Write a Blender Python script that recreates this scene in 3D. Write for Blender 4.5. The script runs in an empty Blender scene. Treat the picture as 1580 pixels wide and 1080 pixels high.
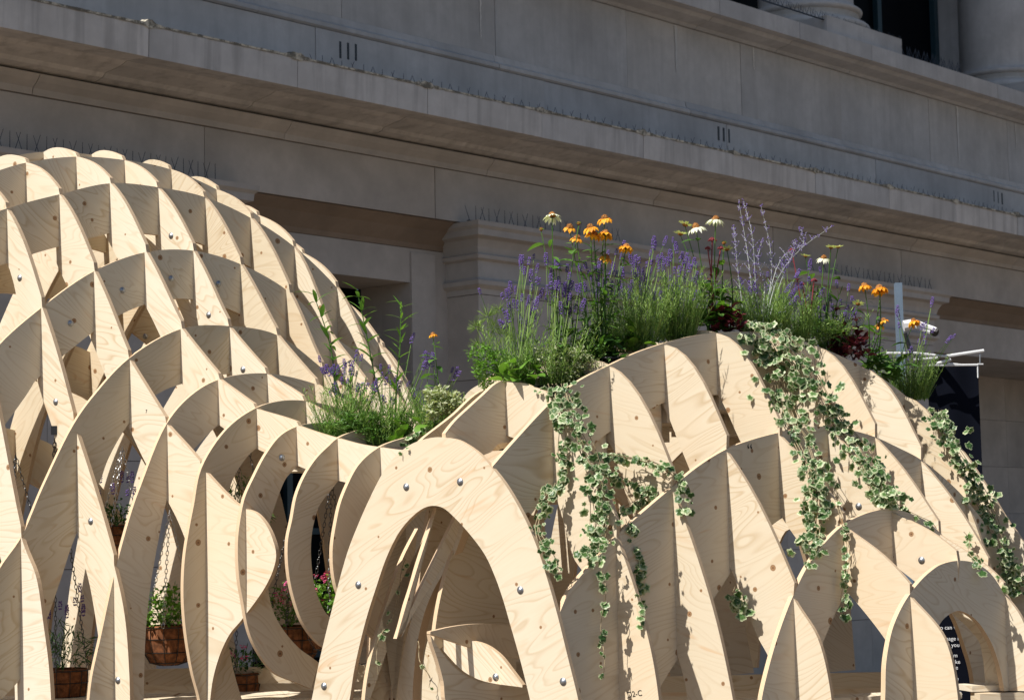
import bpy, math, random
import numpy as np
from mathutils import Vector, Matrix
from mathutils.bvhtree import BVHTree
random.seed(7)
RNG = random.Random(11)
scene = bpy.context.scene
COL = scene.collection

# ------------------------------------------------------------------ camera
FPX, PITCH, ROLL = 3160.35, 0.0936366, -0.0194855      # focal length in photo pixels, radians
cp, sp, cr, sr = math.cos(PITCH), math.sin(PITCH), math.cos(ROLL), math.sin(ROLL)
FW = Vector((0, cp, sp)); UP0 = Vector((0, -sp, cp)); RT0 = Vector((1, 0, 0))
RT = cr * RT0 + sr * UP0; UP = -sr * RT0 + cr * UP0
cam_data = bpy.data.cameras.new('camera'); cam = bpy.data.objects.new('camera', cam_data); COL.objects.link(cam)
M = Matrix.Identity(4)
for i in range(3):
    M[i][0] = RT[i]; M[i][1] = UP[i]; M[i][2] = -FW[i]
cam.matrix_world = M
cam_data.sensor_width = 36.0; cam_data.lens = 36.0 * FPX / 1580.0
cam_data.clip_start = 0.1; cam_data.clip_end = 2000
cam_data.dof.use_dof = True; cam_data.dof.focus_distance = 7.9; cam_data.dof.aperture_fstop = 10
scene.camera = cam

# ------------------------------------------------------------------ sky, sun, exposure
SUN_DIR = Vector((-0.80, -0.60, 0)).normalized(); SUN_EL = math.radians(53)
world = bpy.data.worlds.new('World'); scene.world = world; world.use_nodes = True
nt = world.node_tree; nt.nodes.clear()
sky = nt.nodes.new('ShaderNodeTexSky'); sky.sky_type = 'NISHITA'; sky.sun_disc = False
sky.sun_elevation = SUN_EL; sky.sun_rotation = math.atan2(SUN_DIR.x, SUN_DIR.y) % (2 * math.pi)
bgn = nt.nodes.new('ShaderNodeBackground'); bgn.inputs['Strength'].default_value = 0.061
out = nt.nodes.new('ShaderNodeOutputWorld')
nt.links.new(sky.outputs[0], bgn.inputs[0]); nt.links.new(bgn.outputs[0], out.inputs[0])
sun_d = bpy.data.lights.new('sun', 'SUN'); sun = bpy.data.objects.new('sun', sun_d); COL.objects.link(sun)
sun_d.energy = 5.0; sun_d.angle = math.radians(0.5); sun_d.color = (1.0, 0.965, 0.905)
to_sun = Vector((SUN_DIR.x * math.cos(SUN_EL), SUN_DIR.y * math.cos(SUN_EL), math.sin(SUN_EL)))
sun.rotation_euler = to_sun.to_track_quat('Z', 'Y').to_euler()
sun.location = to_sun * 30
scene.view_settings.view_transform = 'Standard'; scene.view_settings.look = 'None'
scene.view_settings.gamma = 1.0; scene.view_settings.use_curve_mapping = False
scene.view_settings.exposure = 0.55
scene.cycles.max_bounces = 7; scene.cycles.diffuse_bounces = 5

# ------------------------------------------------------------------ helpers
def ray(x, y):
    x = float(x); y = float(y)
    return (x - 790) / FPX * RT + (540 - y) / FPX * UP + FW
def at(x, y, Y):
    d = ray(x, y); return d * (float(Y) / d.y)
def proj(P):
    d = P.dot(FW); return 790 + FPX * P.dot(RT) / d, 540 - FPX * P.dot(UP) / d
def tag(o, label=None, cat=None, group=None, kind=None):
    if label: o['label'] = label
    if cat: o['category'] = cat
    if group: o['group'] = group
    if kind: o['kind'] = kind
    return o
def empty(name, loc=(0, 0, 0), rz=0, parent=None):
    o = bpy.data.objects.new(name, None); COL.objects.link(o)
    o.location = loc; o.rotation_euler = (0, 0, rz); o.empty_display_size = .05
    if parent: o.parent = parent
    return o
def link_mesh(name, me, parent=None, loc=None, mat4=None):
    o = bpy.data.objects.new(name, me); COL.objects.link(o)
    if parent:
        o.parent = parent
        o.matrix_parent_inverse = Matrix.Identity(4)
        inv = PARENT_INV.get(parent.name)
        if inv is None:
            inv = (Matrix.Translation(parent.location) @ parent.rotation_euler.to_matrix().to_4x4()).inverted() if parent.parent is None else None
            if inv is None: inv = parent.matrix_basis.inverted()
            PARENT_INV[parent.name] = inv
        o.matrix_parent_inverse = inv
    if mat4 is not None: o.matrix_basis = mat4
    elif loc is not None: o.location = loc
    return o
PARENT_INV = {}
# every parent keeps a parent-inverse so children are written in world coordinates

class MB:
    def __init__(s): s.v = []; s.f = []; s.m = []; s.uv = []
    def add(s, vs, fs, mi=0, uvs=None):
        n = len(s.v); s.v += [tuple(p) for p in vs]
        s.uv += (uvs if uvs else [(0, 0)] * len(vs))
        for f in fs: s.f.append(tuple(i + n for i in f)); s.m.append(mi)
    def box(s, lo, hi, mi=0):
        x0, y0, z0 = lo; x1, y1, z1 = hi
        s.add([(x0, y0, z0), (x1, y0, z0), (x1, y1, z0), (x0, y1, z0), (x0, y0, z1), (x1, y0, z1), (x1, y1, z1), (x0, y1, z1)],
              [(0, 3, 2, 1), (4, 5, 6, 7), (0, 1, 5, 4), (1, 2, 6, 5), (2, 3, 7, 6), (3, 0, 4, 7)], mi)
    def tube(s, path, rad, n=5, mi=0, cap=True):
        path = [Vector(p) for p in path]
        if not hasattr(rad, '__len__'): rad = [rad] * len(path)
        vs = []; ref = Vector((0.13, 0.31, 0.94))
        for i, p in enumerate(path):
            t = (path[min(i + 1, len(path) - 1)] - path[max(i - 1, 0)])
            t = t.normalized() if t.length > 1e-9 else Vector((0, 0, 1))
            a = t.cross(ref)
            if a.length < .05: a = t.cross(Vector((1, 0, 0)))
            a.normalize(); b = t.cross(a)
            for k in range(n):
                an = 2 * math.pi * k / n
                vs.append(p + (a * math.cos(an) + b * math.sin(an)) * rad[i])
        fs = []
        for i in range(len(path) - 1):
            for k in range(n):
                fs.append((i * n + k, i * n + (k + 1) % n, (i + 1) * n + (k + 1) % n, (i + 1) * n + k))
        if cap and n > 2:
            fs.append(tuple(range(n - 1, -1, -1))); fs.append(tuple(range((len(path) - 1) * n, len(path) * n)))
        s.add(vs, fs, mi)
    def lathe(s, prof, c=(0, 0, 0), n=16, mi=0, ax=None):
        vs = []; c = Vector(c)
        for r, z in prof:
            for k in range(n):
                an = 2 * math.pi * k / n
                vs.append(c + Vector((r * math.cos(an), r * math.sin(an), z)))
        fs = [(i * n + k, i * n + (k + 1) % n, (i + 1) * n + (k + 1) % n, (i + 1) * n + k) for i in range(len(prof) - 1) for k in range(n)]
        s.add(vs, fs, mi)
    def strip_leaf(s, base, d, up, L, W, droop=.3, seg=3, mi=0, fold=.12, shape='lance'):
        base = Vector(base); d = Vector(d).normalized(); up = Vector(up)
        side = d.cross(up)
        if side.length < 1e-3: side = d.cross(Vector((1, .2, 0)))
        side.normalize(); nrm = side.cross(d).normalized()
        vs = []; uv = []; p = base.copy(); dd = d.copy()
        for i in range(seg + 1):
            t = i / seg
            if shape == 'lance': w = W * (math.sin(math.pi * min(1, .12 + t * .88)) ** .8) * .5
            elif shape == 'broad': w = W * .5 * (math.sin(math.pi * (t ** .8) * .97 + .05) ** .75 if t < 1 else 0)
            else: w = W * .5 * (1 - t * .85)
            w = max(w, W * .02)
            vs += [p - side * w + nrm * fold * w * 1.2, p, p + side * w + nrm * fold * w * 1.2]
            uv += [(0, t), (.5, t), (1, t)]
            dd = (dd - Vector((0, 0, 1)) * droop / seg).normalized()
            p = p + dd * (L / seg)
        fs = []
        for i in range(seg):
            a = i * 3
            fs += [(a, a + 1, a + 4, a + 3), (a + 1, a + 2, a + 5, a + 4)]
        s.add(vs, fs, mi, uv)
    def mesh(s, name, mats, smooth=False):
        me = bpy.data.meshes.new(name); me.from_pydata(s.v, [], s.f)
        for m in (mats if isinstance(mats, (list, tuple)) else [mats]): me.materials.append(m)
        if any(s.m): me.polygons.foreach_set('material_index', s.m)
        if any(u != (0, 0) for u in s.uv):
            ul = me.uv_layers.new(name='UVMap')
            li = np.zeros(len(me.loops), dtype=np.int32); me.loops.foreach_get('vertex_index', li)
            ul.data.foreach_set('uv', np.array(s.uv, dtype=np.float32)[li].ravel())
        if smooth: me.polygons.foreach_set('use_smooth', [True] * len(me.polygons))
        me.update(); return me
    def build(s, name, mats, parent=None, smooth=False, origin=None):
        if origin is not None:
            o = Vector(origin); s.v = [tuple(Vector(p) - o) for p in s.v]
        return link_mesh(name, s.mesh(name, mats, smooth), parent, loc=origin)

def spline(pts, sub=6):
    """centripetal-like Catmull-Rom through 2-D/3-D points"""
    P = [np.array(p, float) for p in pts]
    if len(P) < 3: return [tuple(p) for p in P]
    P = [2 * P[0] - P[1]] + P + [2 * P[-1] - P[-2]]
    outp = []
    for i in range(1, len(P) - 2):
        p0, p1, p2, p3 = P[i - 1:i + 3]
        d1 = max(np.linalg.norm(p1 - p0), 1e-6) ** .5; d2 = max(np.linalg.norm(p2 - p1), 1e-6) ** .5; d3 = max(np.linalg.norm(p3 - p2), 1e-6) ** .5
        m1 = (p2 - p1) - d2 * 0 + d2 * ((p1 - p0) / d1 - (p2 - p0) / (d1 + d2))
        m2 = (p2 - p1) + d2 * ((p3 - p2) / d3 - (p3 - p1) / (d2 + d3))
        for k in range(sub):
            t = k / sub
            outp.append((2 * t**3 - 3 * t**2 + 1) * p1 + (t**3 - 2 * t**2 + t) * m1 + (-2 * t**3 + 3 * t**2) * p2 + (t**3 - t**2) * m2)
    outp.append(P[-2])
    return [tuple(p) for p in outp]
def lerp_table(tab, x):
    if x <= tab[0][0]: return tab[0][1]
    for (a, b), (c, d) in zip(tab, tab[1:]):
        if x <= c: return b + (d - b) * (x - a) / (c - a)
    return tab[-1][1]

# ------------------------------------------------------------------ materials
class NT:
    def __init__(s, name):
        s.mat = bpy.data.materials.new(name); s.mat.use_nodes = True
        s.t = s.mat.node_tree; s.t.nodes.clear()
        s.out = s.n('ShaderNodeOutputMaterial')
        s.p = s.n('ShaderNodeBsdfPrincipled'); s.l(s.p, 0, s.out, 'Surface')
    def n(s, typ, **kw):
        nd = s.t.nodes.new(typ)
        for k, v in kw.items(): setattr(nd, k, v)
        return nd
    def l(s, a, ao, b, bi): s.t.links.new(a.outputs[ao], b.inputs[bi])
    def noise(s, vec, scale, detail=3, rough=.55, dist=0):
        nd = s.n('ShaderNodeTexNoise'); nd.inputs['Scale'].default_value = scale; nd.inputs['Detail'].default_value = detail
        nd.inputs['Roughness'].default_value = rough; nd.inputs['Distortion'].default_value = dist
        if vec: s.t.links.new(vec, nd.inputs['Vector'])
        return nd.outputs[0]
    def math(s, op, a, b=None, clamp=False):
        nd = s.n('ShaderNodeMath', operation=op, use_clamp=clamp)
        for i, q in enumerate((a, b)):
            if q is None: continue
            if isinstance(q, (int, float)): nd.inputs[i].default_value = q
            else: s.t.links.new(q, nd.inputs[i])
        return nd.outputs[0]
    def ramp(s, fac, stops, interp='LINEAR'):
        nd = s.n('ShaderNodeValToRGB'); s.t.links.new(fac, nd.inputs[0]); cr_ = nd.color_ramp; cr_.interpolation = interp
        while len(cr_.elements) > 1: cr_.elements.remove(cr_.elements[-1])
        for i, (p, c) in enumerate(stops):
            e = cr_.elements[0] if i == 0 else cr_.elements.new(p)
            e.position = p; e.color = (*c, 1) if len(c) == 3 else c
        return nd.outputs[0]
    def mix(s, fac, a, b, typ='MIX'):
        nd = s.n('ShaderNodeMix', data_type='RGBA', blend_type=typ)
        for i, q in ((0, fac), (6, a), (7, b)):
            if isinstance(q, (int, float)): nd.inputs[i].default_value = q
            elif isinstance(q, tuple): nd.inputs[i].default_value = (*q, 1) if len(q) == 3 else q
            else: s.t.links.new(q, nd.inputs[i])
        return nd.outputs[2]
    def mapping(s, vec, loc=(0, 0, 0), rot=(0, 0, 0), sc=(1, 1, 1)):
        nd = s.n('ShaderNodeMapping'); nd.inputs[1].default_value = loc; nd.inputs[2].default_value = rot; nd.inputs[3].default_value = sc
        s.t.links.new(vec, nd.inputs[0]); return nd.outputs[0], nd
    def bump(s, h, st=.3, dist=.01):
        nd = s.n('ShaderNodeBump'); nd.inputs['Strength'].default_value = st; nd.inputs['Distance'].default_value = dist
        s.t.links.new(h, nd.inputs['Height']); s.t.links.new(nd.outputs[0], s.p.inputs['Normal'])
    def base(s, c):
        if isinstance(c, tuple): s.p.inputs['Base Color'].default_value = (*c, 1)
        else: s.t.links.new(c, s.p.inputs['Base Color'])
    def rough(s, v): s.p.inputs['Roughness'].default_value = v

def simple(name, col, rough=.6, metal=0, var=.15, scale=30, spec=.5):
    m = NT(name); tc = m.n('ShaderNodeTexCoord').outputs['Object']
    n = m.noise(tc, scale, 3)
    m.base(m.ramp(n, [(.3, tuple(c * (1 - var) for c in col)), (.7, tuple(min(1, c * (1 + var)) for c in col))]))
    m.rough(rough); m.p.inputs['Metallic'].default_value = metal; m.p.inputs['Specular IOR Level'].default_value = spec
    return m.mat

def mat_ply():
    m = NT('spruce plywood face')
    tc = m.n('ShaderNodeTexCoord').outputs['Object']; oi = m.n('ShaderNodeObjectInfo').outputs['Random']
    # per sheet offset
    comb = m.n('ShaderNodeCombineXYZ')
    m.t.links.new(m.math('MULTIPLY', oi, 37.0), comb.inputs[0]); m.t.links.new(m.math('MULTIPLY', oi, 91.0), comb.inputs[1]); m.t.links.new(m.math('MULTIPLY', oi, 53.0), comb.inputs[2])
    add = m.n('ShaderNodeVectorMath', operation='ADD'); m.t.links.new(tc, add.inputs[0]); m.t.links.new(comb.outputs[0], add.inputs[1])
    rotv = m.n('ShaderNodeVectorRotate', rotation_type='Y_AXIS'); m.t.links.new(add.outputs[0], rotv.inputs['Vector'])
    m.t.links.new(m.math('ADD', m.math('MULTIPLY', oi, 1.5), -.9), rotv.inputs['Angle'])
    v = rotv.outputs[0]
    st, _ = m.mapping(v, sc=(1.25, 1, 6.2))
    big = m.noise(st, 1.0, 2, .4, .35)
    rings = m.math('FRACT', m.math('MULTIPLY', big, 25.0))
    line = m.ramp(rings, [(0, (0, 0, 0)), (.62, (.18, .18, .18)), (.86, (.9, .9, .9)), (1, (0, 0, 0))])
    patch = m.noise(v, 2.6, 2, .5)
    st2, _ = m.mapping(v, sc=(4, 1, 120)); fine = m.noise(st2, 2.0, 3, .6)
    light = (.655, .585, .462); mid = (.49, .38, .245)
    c = m.mix(m.math('MULTIPLY', line, m.ramp(patch, [(.35, (.25,) * 3), (.65, (1.0,) * 3)])), light, mid)
    c = m.mix(m.math('MULTIPLY', m.ramp(fine, [(.4, (0,) * 3), (.7, (1,) * 3)]), .16), c, (.62, .47, .31))
    # broad tone drift and warm heartwood streaks
    tone = m.noise(v, 1.1, 2, .5)
    c = m.mix(m.ramp(tone, [(.45, (0,) * 3), (.75, (.4,) * 3)]), c, (.70, .52, .33))
    st3, _ = m.mapping(v, sc=(1.8, 1, 14)); hw = m.noise(st3, 1.3, 2, .5, .4)
    c = m.mix(m.ramp(hw, [(.66, (0,) * 3), (.74, (.45,) * 3)]), c, (.58, .36, .19))
    # knots
    vo = m.n('ShaderNodeTexVoronoi', feature='F1', voronoi_dimensions='2D'); vo.inputs['Scale'].default_value = 6.2; vo.inputs['Randomness'].default_value = 1
    sv = m.n('ShaderNodeSeparateXYZ'); m.t.links.new(v, sv.inputs[0]); cv = m.n('ShaderNodeCombineXYZ'); m.l(sv, 0, cv, 0); m.l(sv, 2, cv, 1); m.t.links.new(cv.outputs[0], vo.inputs['Vector'])
    wob = m.math('ADD', vo.outputs['Distance'], m.math('MULTIPLY', m.noise(v, 40, 2), .03))
    pick = m.n('ShaderNodeSeparateColor'); m.t.links.new(vo.outputs['Color'], pick.inputs[0])
    has = m.math('GREATER_THAN', pick.outputs[0], .30)
    rad = m.math('ADD', .034, m.math('MULTIPLY', m.math('POWER', pick.outputs[1], 1.6), .062))
    rel = m.math('DIVIDE', m.math('SUBTRACT', wob, .012), rad)
    kc = m.ramp(rel, [(0, (.05, .022, .012)), (.22, (.16, .075, .035)), (.5, (.33, .19, .09)), (.85, (.24, .13, .06)), (1.0, (.5, .36, .22))])
    km = m.math('MULTIPLY', m.ramp(rel, [(.8, (1,) * 3), (1.25, (0,) * 3)]), has)
    c = m.mix(m.math('MULTIPLY', km, .95), c, kc)
    # slight sheet to sheet difference
    c = m.mix(1.0, c, m.ramp(m.math('FRACT', m.math('MULTIPLY', oi, 7.31)), [(0, (1.03, 1.03, 1.04)), (.35, (1.0, .985, .96)), (.7, (.94, .91, .87)), (1, (.88, .84, .77))]), 'MULTIPLY')
    m.base(c); m.rough(.62); m.p.inputs['Specular IOR Level'].default_value = .25
    m.bump(m.math('ADD', m.math('MULTIPLY', fine, .4), m.math('MULTIPLY', line, .3)), .12, .002)
    return m.mat
def mat_edge():
    m = NT('plywood cut edge with veneer layers')
    tc = m.n('ShaderNodeTexCoord').outputs['Object']
    sx = m.n('ShaderNodeSeparateXYZ'); m.t.links.new(tc, sx.inputs[0])
    w = m.math('FRACT', m.math('MULTIPLY', sx.outputs[1], 190.0))
    n = m.noise(tc, 60, 3)
    c = m.ramp(w, [(0, (.70, .55, .37)), (.44, (.72, .56, .38)), (.5, (.42, .27, .15)), (.9, (.47, .31, .18)), (1, (.66, .5, .32))])
    c = m.mix(m.math('MULTIPLY', n, .45), c, (.5, .36, .22))
    m.base(c); m.rough(.75); return m.mat
PLY = mat_ply(); EDGE = mat_edge()

def mat_stone(name, base=(.35, .325, .29), dark=.75, streak=0.0, grime=0.0, cool=0.0):
    m = NT(name)
    tc = m.n('ShaderNodeTexCoord').outputs['Object']; oi = m.n('ShaderNodeObjectInfo').outputs['Random']
    comb = m.n('ShaderNodeCombineXYZ')
    m.t.links.new(m.math('MULTIPLY', oi, 17.0), comb.inputs[0]); m.t.links.new(m.math('MULTIPLY', oi, 29.0), comb.inputs[1])
    add = m.n('ShaderNodeVectorMath', operation='ADD'); m.t.links.new(tc, add.inputs[0]); m.t.links.new(comb.outputs[0], add.inputs[1])
    v = add.outputs[0]
    a = m.noise(v, 1.4, 5, .6); b = m.noise(v, 9, 5, .65); g = m.noise(v, 90, 3, .6)
    c = m.ramp(a, [(.3, tuple(x * dark for x in base)), (.55, base), (.8, tuple(min(1, x * 1.18) for x in base))])
    c = m.mix(m.ramp(b, [(.35, (.35,) * 3), (.65, (0,) * 3)]), c, tuple(x * .72 for x in base))
    c = m.mix(m.math('MULTIPLY', g, .10), c, tuple(x * .8 for x in base))
    sv, _ = m.mapping(v, sc=(7, 7, .5)); s1 = m.noise(sv, 1.6, 4, .6)
    if streak:
        c = m.mix(m.math('MULTIPLY', m.ramp(s1, [(.48, (0,) * 3), (.68, (1,) * 3)]), streak), c, tuple(x * .42 for x in base))
        sv2, _ = m.mapping(v, sc=(9, 9, .35)); s2 = m.noise(sv2, 1.1, 2, .5)
        c = m.mix(m.math('MULTIPLY', m.ramp(s2, [(.66, (0,) * 3), (.74, (1,) * 3)]), streak * .5), c, tuple(min(1, x * 1.5) for x in base))
    if grime:
        c = m.mix(m.math('MULTIPLY', m.ramp(m.noise(v, 14, 5, .7), [(.42, (0,) * 3), (.55, (1,) * 3)]), grime), c, (.035, .035, .03))
    c = m.mix(1.0, c, m.ramp(oi, [(0, (.93, .94, .96)), (1, (1.04, 1.02, 1.0))]), 'MULTIPLY')
    m.base(c); m.rough(.9); m.p.inputs['Specular IOR Level'].default_value = .2
    m.bump(m.math('ADD', m.math('MULTIPLY', b, .6), m.math('MULTIPLY', g, .4)), .12, .004)
    return m.mat
STONE = mat_stone('portland stone', (.50, .465, .43)); STONE_STREAK = mat_stone('weather streaked portland stone', (.60, .585, .565), streak=.42)
STONE_UP = mat_stone('grey weathered portland stone', (.50, .495, .485), streak=.16); LICHEN = mat_stone('lichen crusted stone edge', (.62, .58, .48), grime=.75)
STONE_DK = mat_stone('soffit stone with painted shade', (.27, .215, .17))  # shade under the frieze put into the stone colour, darker and browner
JOINT = simple('dark mortar joint', (.16, .15, .135), .9, scale=20)

def leafmat(name, c1, c2, rough=.5, trans=.35, rim=None, rimw=.22, scale=6):
    m = NT(name)
    oi = m.n('ShaderNodeObjectInfo').outputs['Random']; geo = m.n('ShaderNodeNewGeometry')
    tc = m.n('ShaderNodeTexCoord')
    isl = geo.outputs['Random Per Island']
    r = m.math('FRACT', m.math('ADD', isl, m.math('MULTIPLY', oi, 3.7)))
    c = m.ramp(r, [(0, c1), (.5, tuple((a + b) / 2 for a, b in zip(c1, c2))), (1, c2)])
    if rim:
        sx = m.n('ShaderNodeSeparateXYZ'); m.t.links.new(tc.outputs['UV'], sx.inputs[0])
        # u carries the share of cream towards the rim, blotched
        nn = m.noise(tc.outputs['Object'], 60, 2, .6)
        e = m.math('ADD', m.math('ADD', sx.outputs[0], m.math('MULTIPLY', m.math('SUBTRACT', nn, .5), .9)), m.math('MULTIPLY', m.math('SUBTRACT', r, .5), .35))
        c = m.mix(m.ramp(e, [(1 - rimw - .16, (0,) * 3), (1 - rimw + .12, (1,) * 3)]), c, rim)
    m.base(c); m.rough(rough); m.p.inputs['Specular IOR Level'].default_value = .35
    tr = m.n('ShaderNodeBsdfTranslucent')
    cc = m.mix(1.0, c, (1.0, 1.1, .55), 'MULTIPLY'); m.t.links.new(cc, tr.inputs[0])
    mx = m.n('ShaderNodeMixShader'); mx.inputs[0].default_value = trans
    m.l(m.p, 0, mx, 1); m.l(tr, 0, mx, 2); m.l(mx, 0, m.out, 'Surface')
    return m.mat
G_LAV = leafmat('lavender stem green', (.12, .24, .05), (.34, .46, .14))
G_MID = leafmat('mid green leaf', (.06, .15, .025), (.13, .26, .045))
G_BRIGHT = leafmat('fresh light green leaf', (.10, .23, .025), (.18, .34, .05))
G_DARK = leafmat('dark glossy green leaf', (.03, .085, .02), (.065, .15, .035), .35)
G_GREY = leafmat('silvery grey stem', (.46, .48, .46), (.6, .62, .6), .7, .15)
G_THYME = leafmat('variegated small leaf', (.22, .29, .11), (.42, .46, .25), rim=(.6, .6, .42), rimw=.3)
G_IVY = leafmat('variegated ivy leaf', (.035, .09, .02), (.10, .19, .05), .4, .22, rim=(.50, .54, .33), rimw=.21)
G_BURG = leafmat('burgundy leaf', (.055, .008, .014), (.12, .02, .03), .4, .2)
G_FENNEL = leafmat('feathery fennel green', (.20, .32, .05), (.30, .42, .09), .6, .4)
VIOLET = leafmat('lavender violet', (.11, .065, .26), (.21, .13, .40), .7, .2)
PALEVIO = leafmat('pale sage violet', (.26, .20, .46), (.42, .38, .58), .7, .2)
ORANGE = leafmat('orange yellow petal', (.78, .25, .01), (.90, .48, .03), .55, .3)
CREAM = leafmat('cream white petal', (.72, .72, .55), (.86, .86, .74), .6, .3)
LIMEP = leafmat('greenish cream petal', (.50, .56, .20), (.68, .70, .36), .6, .3)
CONE = simple('brown orange flower cone', (.30, .12, .02), .8, var=.4, scale=300)
PINK = leafmat('magenta pink petal', (.60, .06, .22), (.80, .18, .38), .6, .3)
SEDUM = leafmat('dark red flower cluster', (.16, .02, .03), (.30, .05, .06), .7, .1)
YELLOWC = simple('ochre flower bud', (.55, .30, .02), .8, var=.3, scale=200)
STEMB = simple('brown ivy stem', (.27, .21, .12), .8, var=.3)
SOIL = simple('dark damp compost', (.03, .022, .016), .95, var=.5, scale=80)
BLACKP = simple('black plastic liner', (.012, .012, .014), .4, var=.2)
ZINC = simple('zinc plated steel', (.36, .38, .41), .42, .9, .12, 60)
CHAINM = simple('dark chain steel', (.12, .12, .12), .4, .9, .2, 80)
CHAINL = simple('bright chain steel', (.6, .6, .6), .3, 1.0, .1, 80)
COIR = simple('orange brown coir liner', (.19, .07, .025), .95, var=.5, scale=60)
WIRE = simple('black coated basket wire', (.012, .012, .012), .4, var=.1)
SPIKE = simple('grey steel bird spike', (.045, .055, .075), .5, .3, .1)
WHITEP = simple('white painted metal', (.60, .60, .60), .4, var=.04)
POLEM = simple('blue grey painted steel', (.15, .20, .26), .45, .2, .08, 10)
NAVY = simple('navy black banner cloth', (.0035, .0045, .009), .95, var=.15, scale=5, spec=.08)
SIGNB = simple('matt black sign board', (.008, .008, .009), .6, var=.1, scale=5)
INK = simple('black marker ink', (.01, .01, .012), .7, var=.1)
GLASSD = simple('dark window glass', (.003, .004, .006), .5, 0, .2, 2, .05)
FRAMET = simple('dark teal window frame', (.02, .05, .065), .4, 0, .1)

# ------------------------------------------------------------------ ground
def mat_ground():
    m = NT('pale york stone paving'); tc = m.n('ShaderNodeTexCoord').outputs['Object']
    br = m.n('ShaderNodeTexBrick'); m.t.links.new(tc, br.inputs['Vector']); br.inputs['Scale'].default_value = 1.6
    br.inputs['Color1'].default_value = (.15, .11, .075, 1); br.inputs['Color2'].default_value = (.13, .095, .065, 1); br.inputs['Mortar'].default_value = (.06, .05, .045, 1)
    br.inputs['Mortar Size'].default_value = .012
    c = m.mix(m.math('MULTIPLY', m.noise(tc, 3, 5), .5), br.outputs[0], (.11, .08, .055)); m.base(c); m.rough(.85)
    return m.mat
g = MB(); g.add([(-300, -300, -1.6), (300, -300, -1.6), (300, 300, -1.6), (-300, 300, -1.6)], [(0, 1, 2, 3)])
tag(g.build('pavement', mat_ground()), kind='structure')

# ------------------------------------------------------------------ the stone building
TF = 0.72737043
F3 = Vector((math.sin(TF), math.cos(TF), 0)); O3 = Vector((math.cos(TF), -math.sin(TF), 0)); Z3 = Vector((0, 0, 1))
_d = ray(737, 390); FP0 = _d * (17 / _d.y); FP0.z = 0
def fac(a, o, z): return FP0 + F3 * a + O3 * o + Z3 * z
def bp(x, y, o):
    d = ray(x, y); t = (FP0 + O3 * o).dot(O3) / d.dot(O3); P = d * t
    return (P - FP0).dot(F3), P.z
FROT = Matrix((( F3.x, O3.x, 0, 0), (F3.y, O3.y, 0, 0), (0, 0, 1, 0), (0, 0, 0, 1)))   # local x along the wall, y outward (left handed: faces flipped below)
building = empty('stone_building', fac(3, -1, -1.6))
tag(building, 'shaded classical stone building with deep cornice, column bases and recessed windows', 'building')

def extrude(name, prof, a0, a1, mat, parent=building, mats=None, mi=None, smooth=False, jit=0):
    """prof: list of (o,z) around the section, extruded from a0 to a1; own origin at its middle"""
    n = len(prof); c = fac((a0 + a1) / 2, 0, 0); mb = MB()
    vs = [fac(a0, o + jit, z) - c for o, z in prof] + [fac(a1, o + jit, z) - c for o, z in prof]
    # area sign to orient
    ar = sum(prof[i][0] * prof[(i + 1) % n][1] - prof[(i + 1) % n][0] * prof[i][1] for i in range(n))
    fs = []
    for i in range(n):
        j = (i + 1) % n
        q = (i, j, j + n, i + n)
        fs.append(q if ar < 0 else q[::-1])
    capf = tuple(range(n)); fs.append(capf[::-1] if ar < 0 else capf); capb = tuple(range(n, 2 * n)); fs.append(capb if ar < 0 else capb[::-1])
    mb.add(vs, fs, 0)
    if mi:
        for k, im in mi.items(): mb.m[k] = im
    o = link_mesh(name, mb.mesh(name, mats or mat, smooth), parent, loc=c)
    return o
def course(name, prof, a0, a1, step, mat, gap=.006, off=0, jitter=.003, **kw):
    a = a0 - ((a0 - off) % step); R = random.Random(hash(name) % 1000 if False else len(name) * 7 + int(a0 * 10))
    while a < a1:
        s, e = max(a, a0) + gap / 2, min(a + step, a1) - gap / 2
        if e - s > .03: extrude(name, prof, s, e, mat, jit=R.uniform(-jitter, jitter), **kw)
        a += step
A0, A1 = -7.5, 16.0
def R4(o0, o1, z0, z1): return [(o0, z0), (o1, z0), (o1, z1), (o0, z1)]
# solid core behind the blocks (shows only in the joints)
extrude('wall_core', R4(-.9, -.10, 2.70, 3.22), A0, A1, JOINT)
extrude('wall_core', R4(-.9, -.03, 3.57, 4.02), A0, A1, JOINT)
extrude('wall_core', R4(-.9, -.10, 4.17, 4.90), A0, A1, JOINT)
# frieze blocks
course('frieze_block', [(-.5, 2.675), (-.08, 2.675), (-.08, 3.10), (-.5, 3.10)], A0, A1, 2.45, STONE, off=-.42)
# sloping soffit moulding below the frieze, down to the wall panels
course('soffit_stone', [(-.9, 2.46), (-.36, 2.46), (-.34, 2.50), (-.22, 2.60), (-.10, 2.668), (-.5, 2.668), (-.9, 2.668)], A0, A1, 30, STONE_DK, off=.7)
# bed mould under the cornice
course('bed_mould', [(-.5, 3.106), (-.06, 3.106), (-.05, 3.15), (.0, 3.19), (.03, 3.225), (.03, 3.235), (-.5, 3.235)], A0, A1, 2.3, STONE, off=.2)
# cornice: soffit cyma, drip groove and corona
cor = [(-.5, 3.255), (.0, 3.255), (.09, 3.275), (.12, 3.30), (.30, 3.325), (.36, 3.345), (.52, 3.335), (.53, 3.33), (.60, 3.33), (.605, 3.54), (.60, 3.555), (-.5, 3.56)]
course('cornice_block', cor, A0, A1, 1.36, STONE_STREAK, off=.16, jitter=.005)
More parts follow.
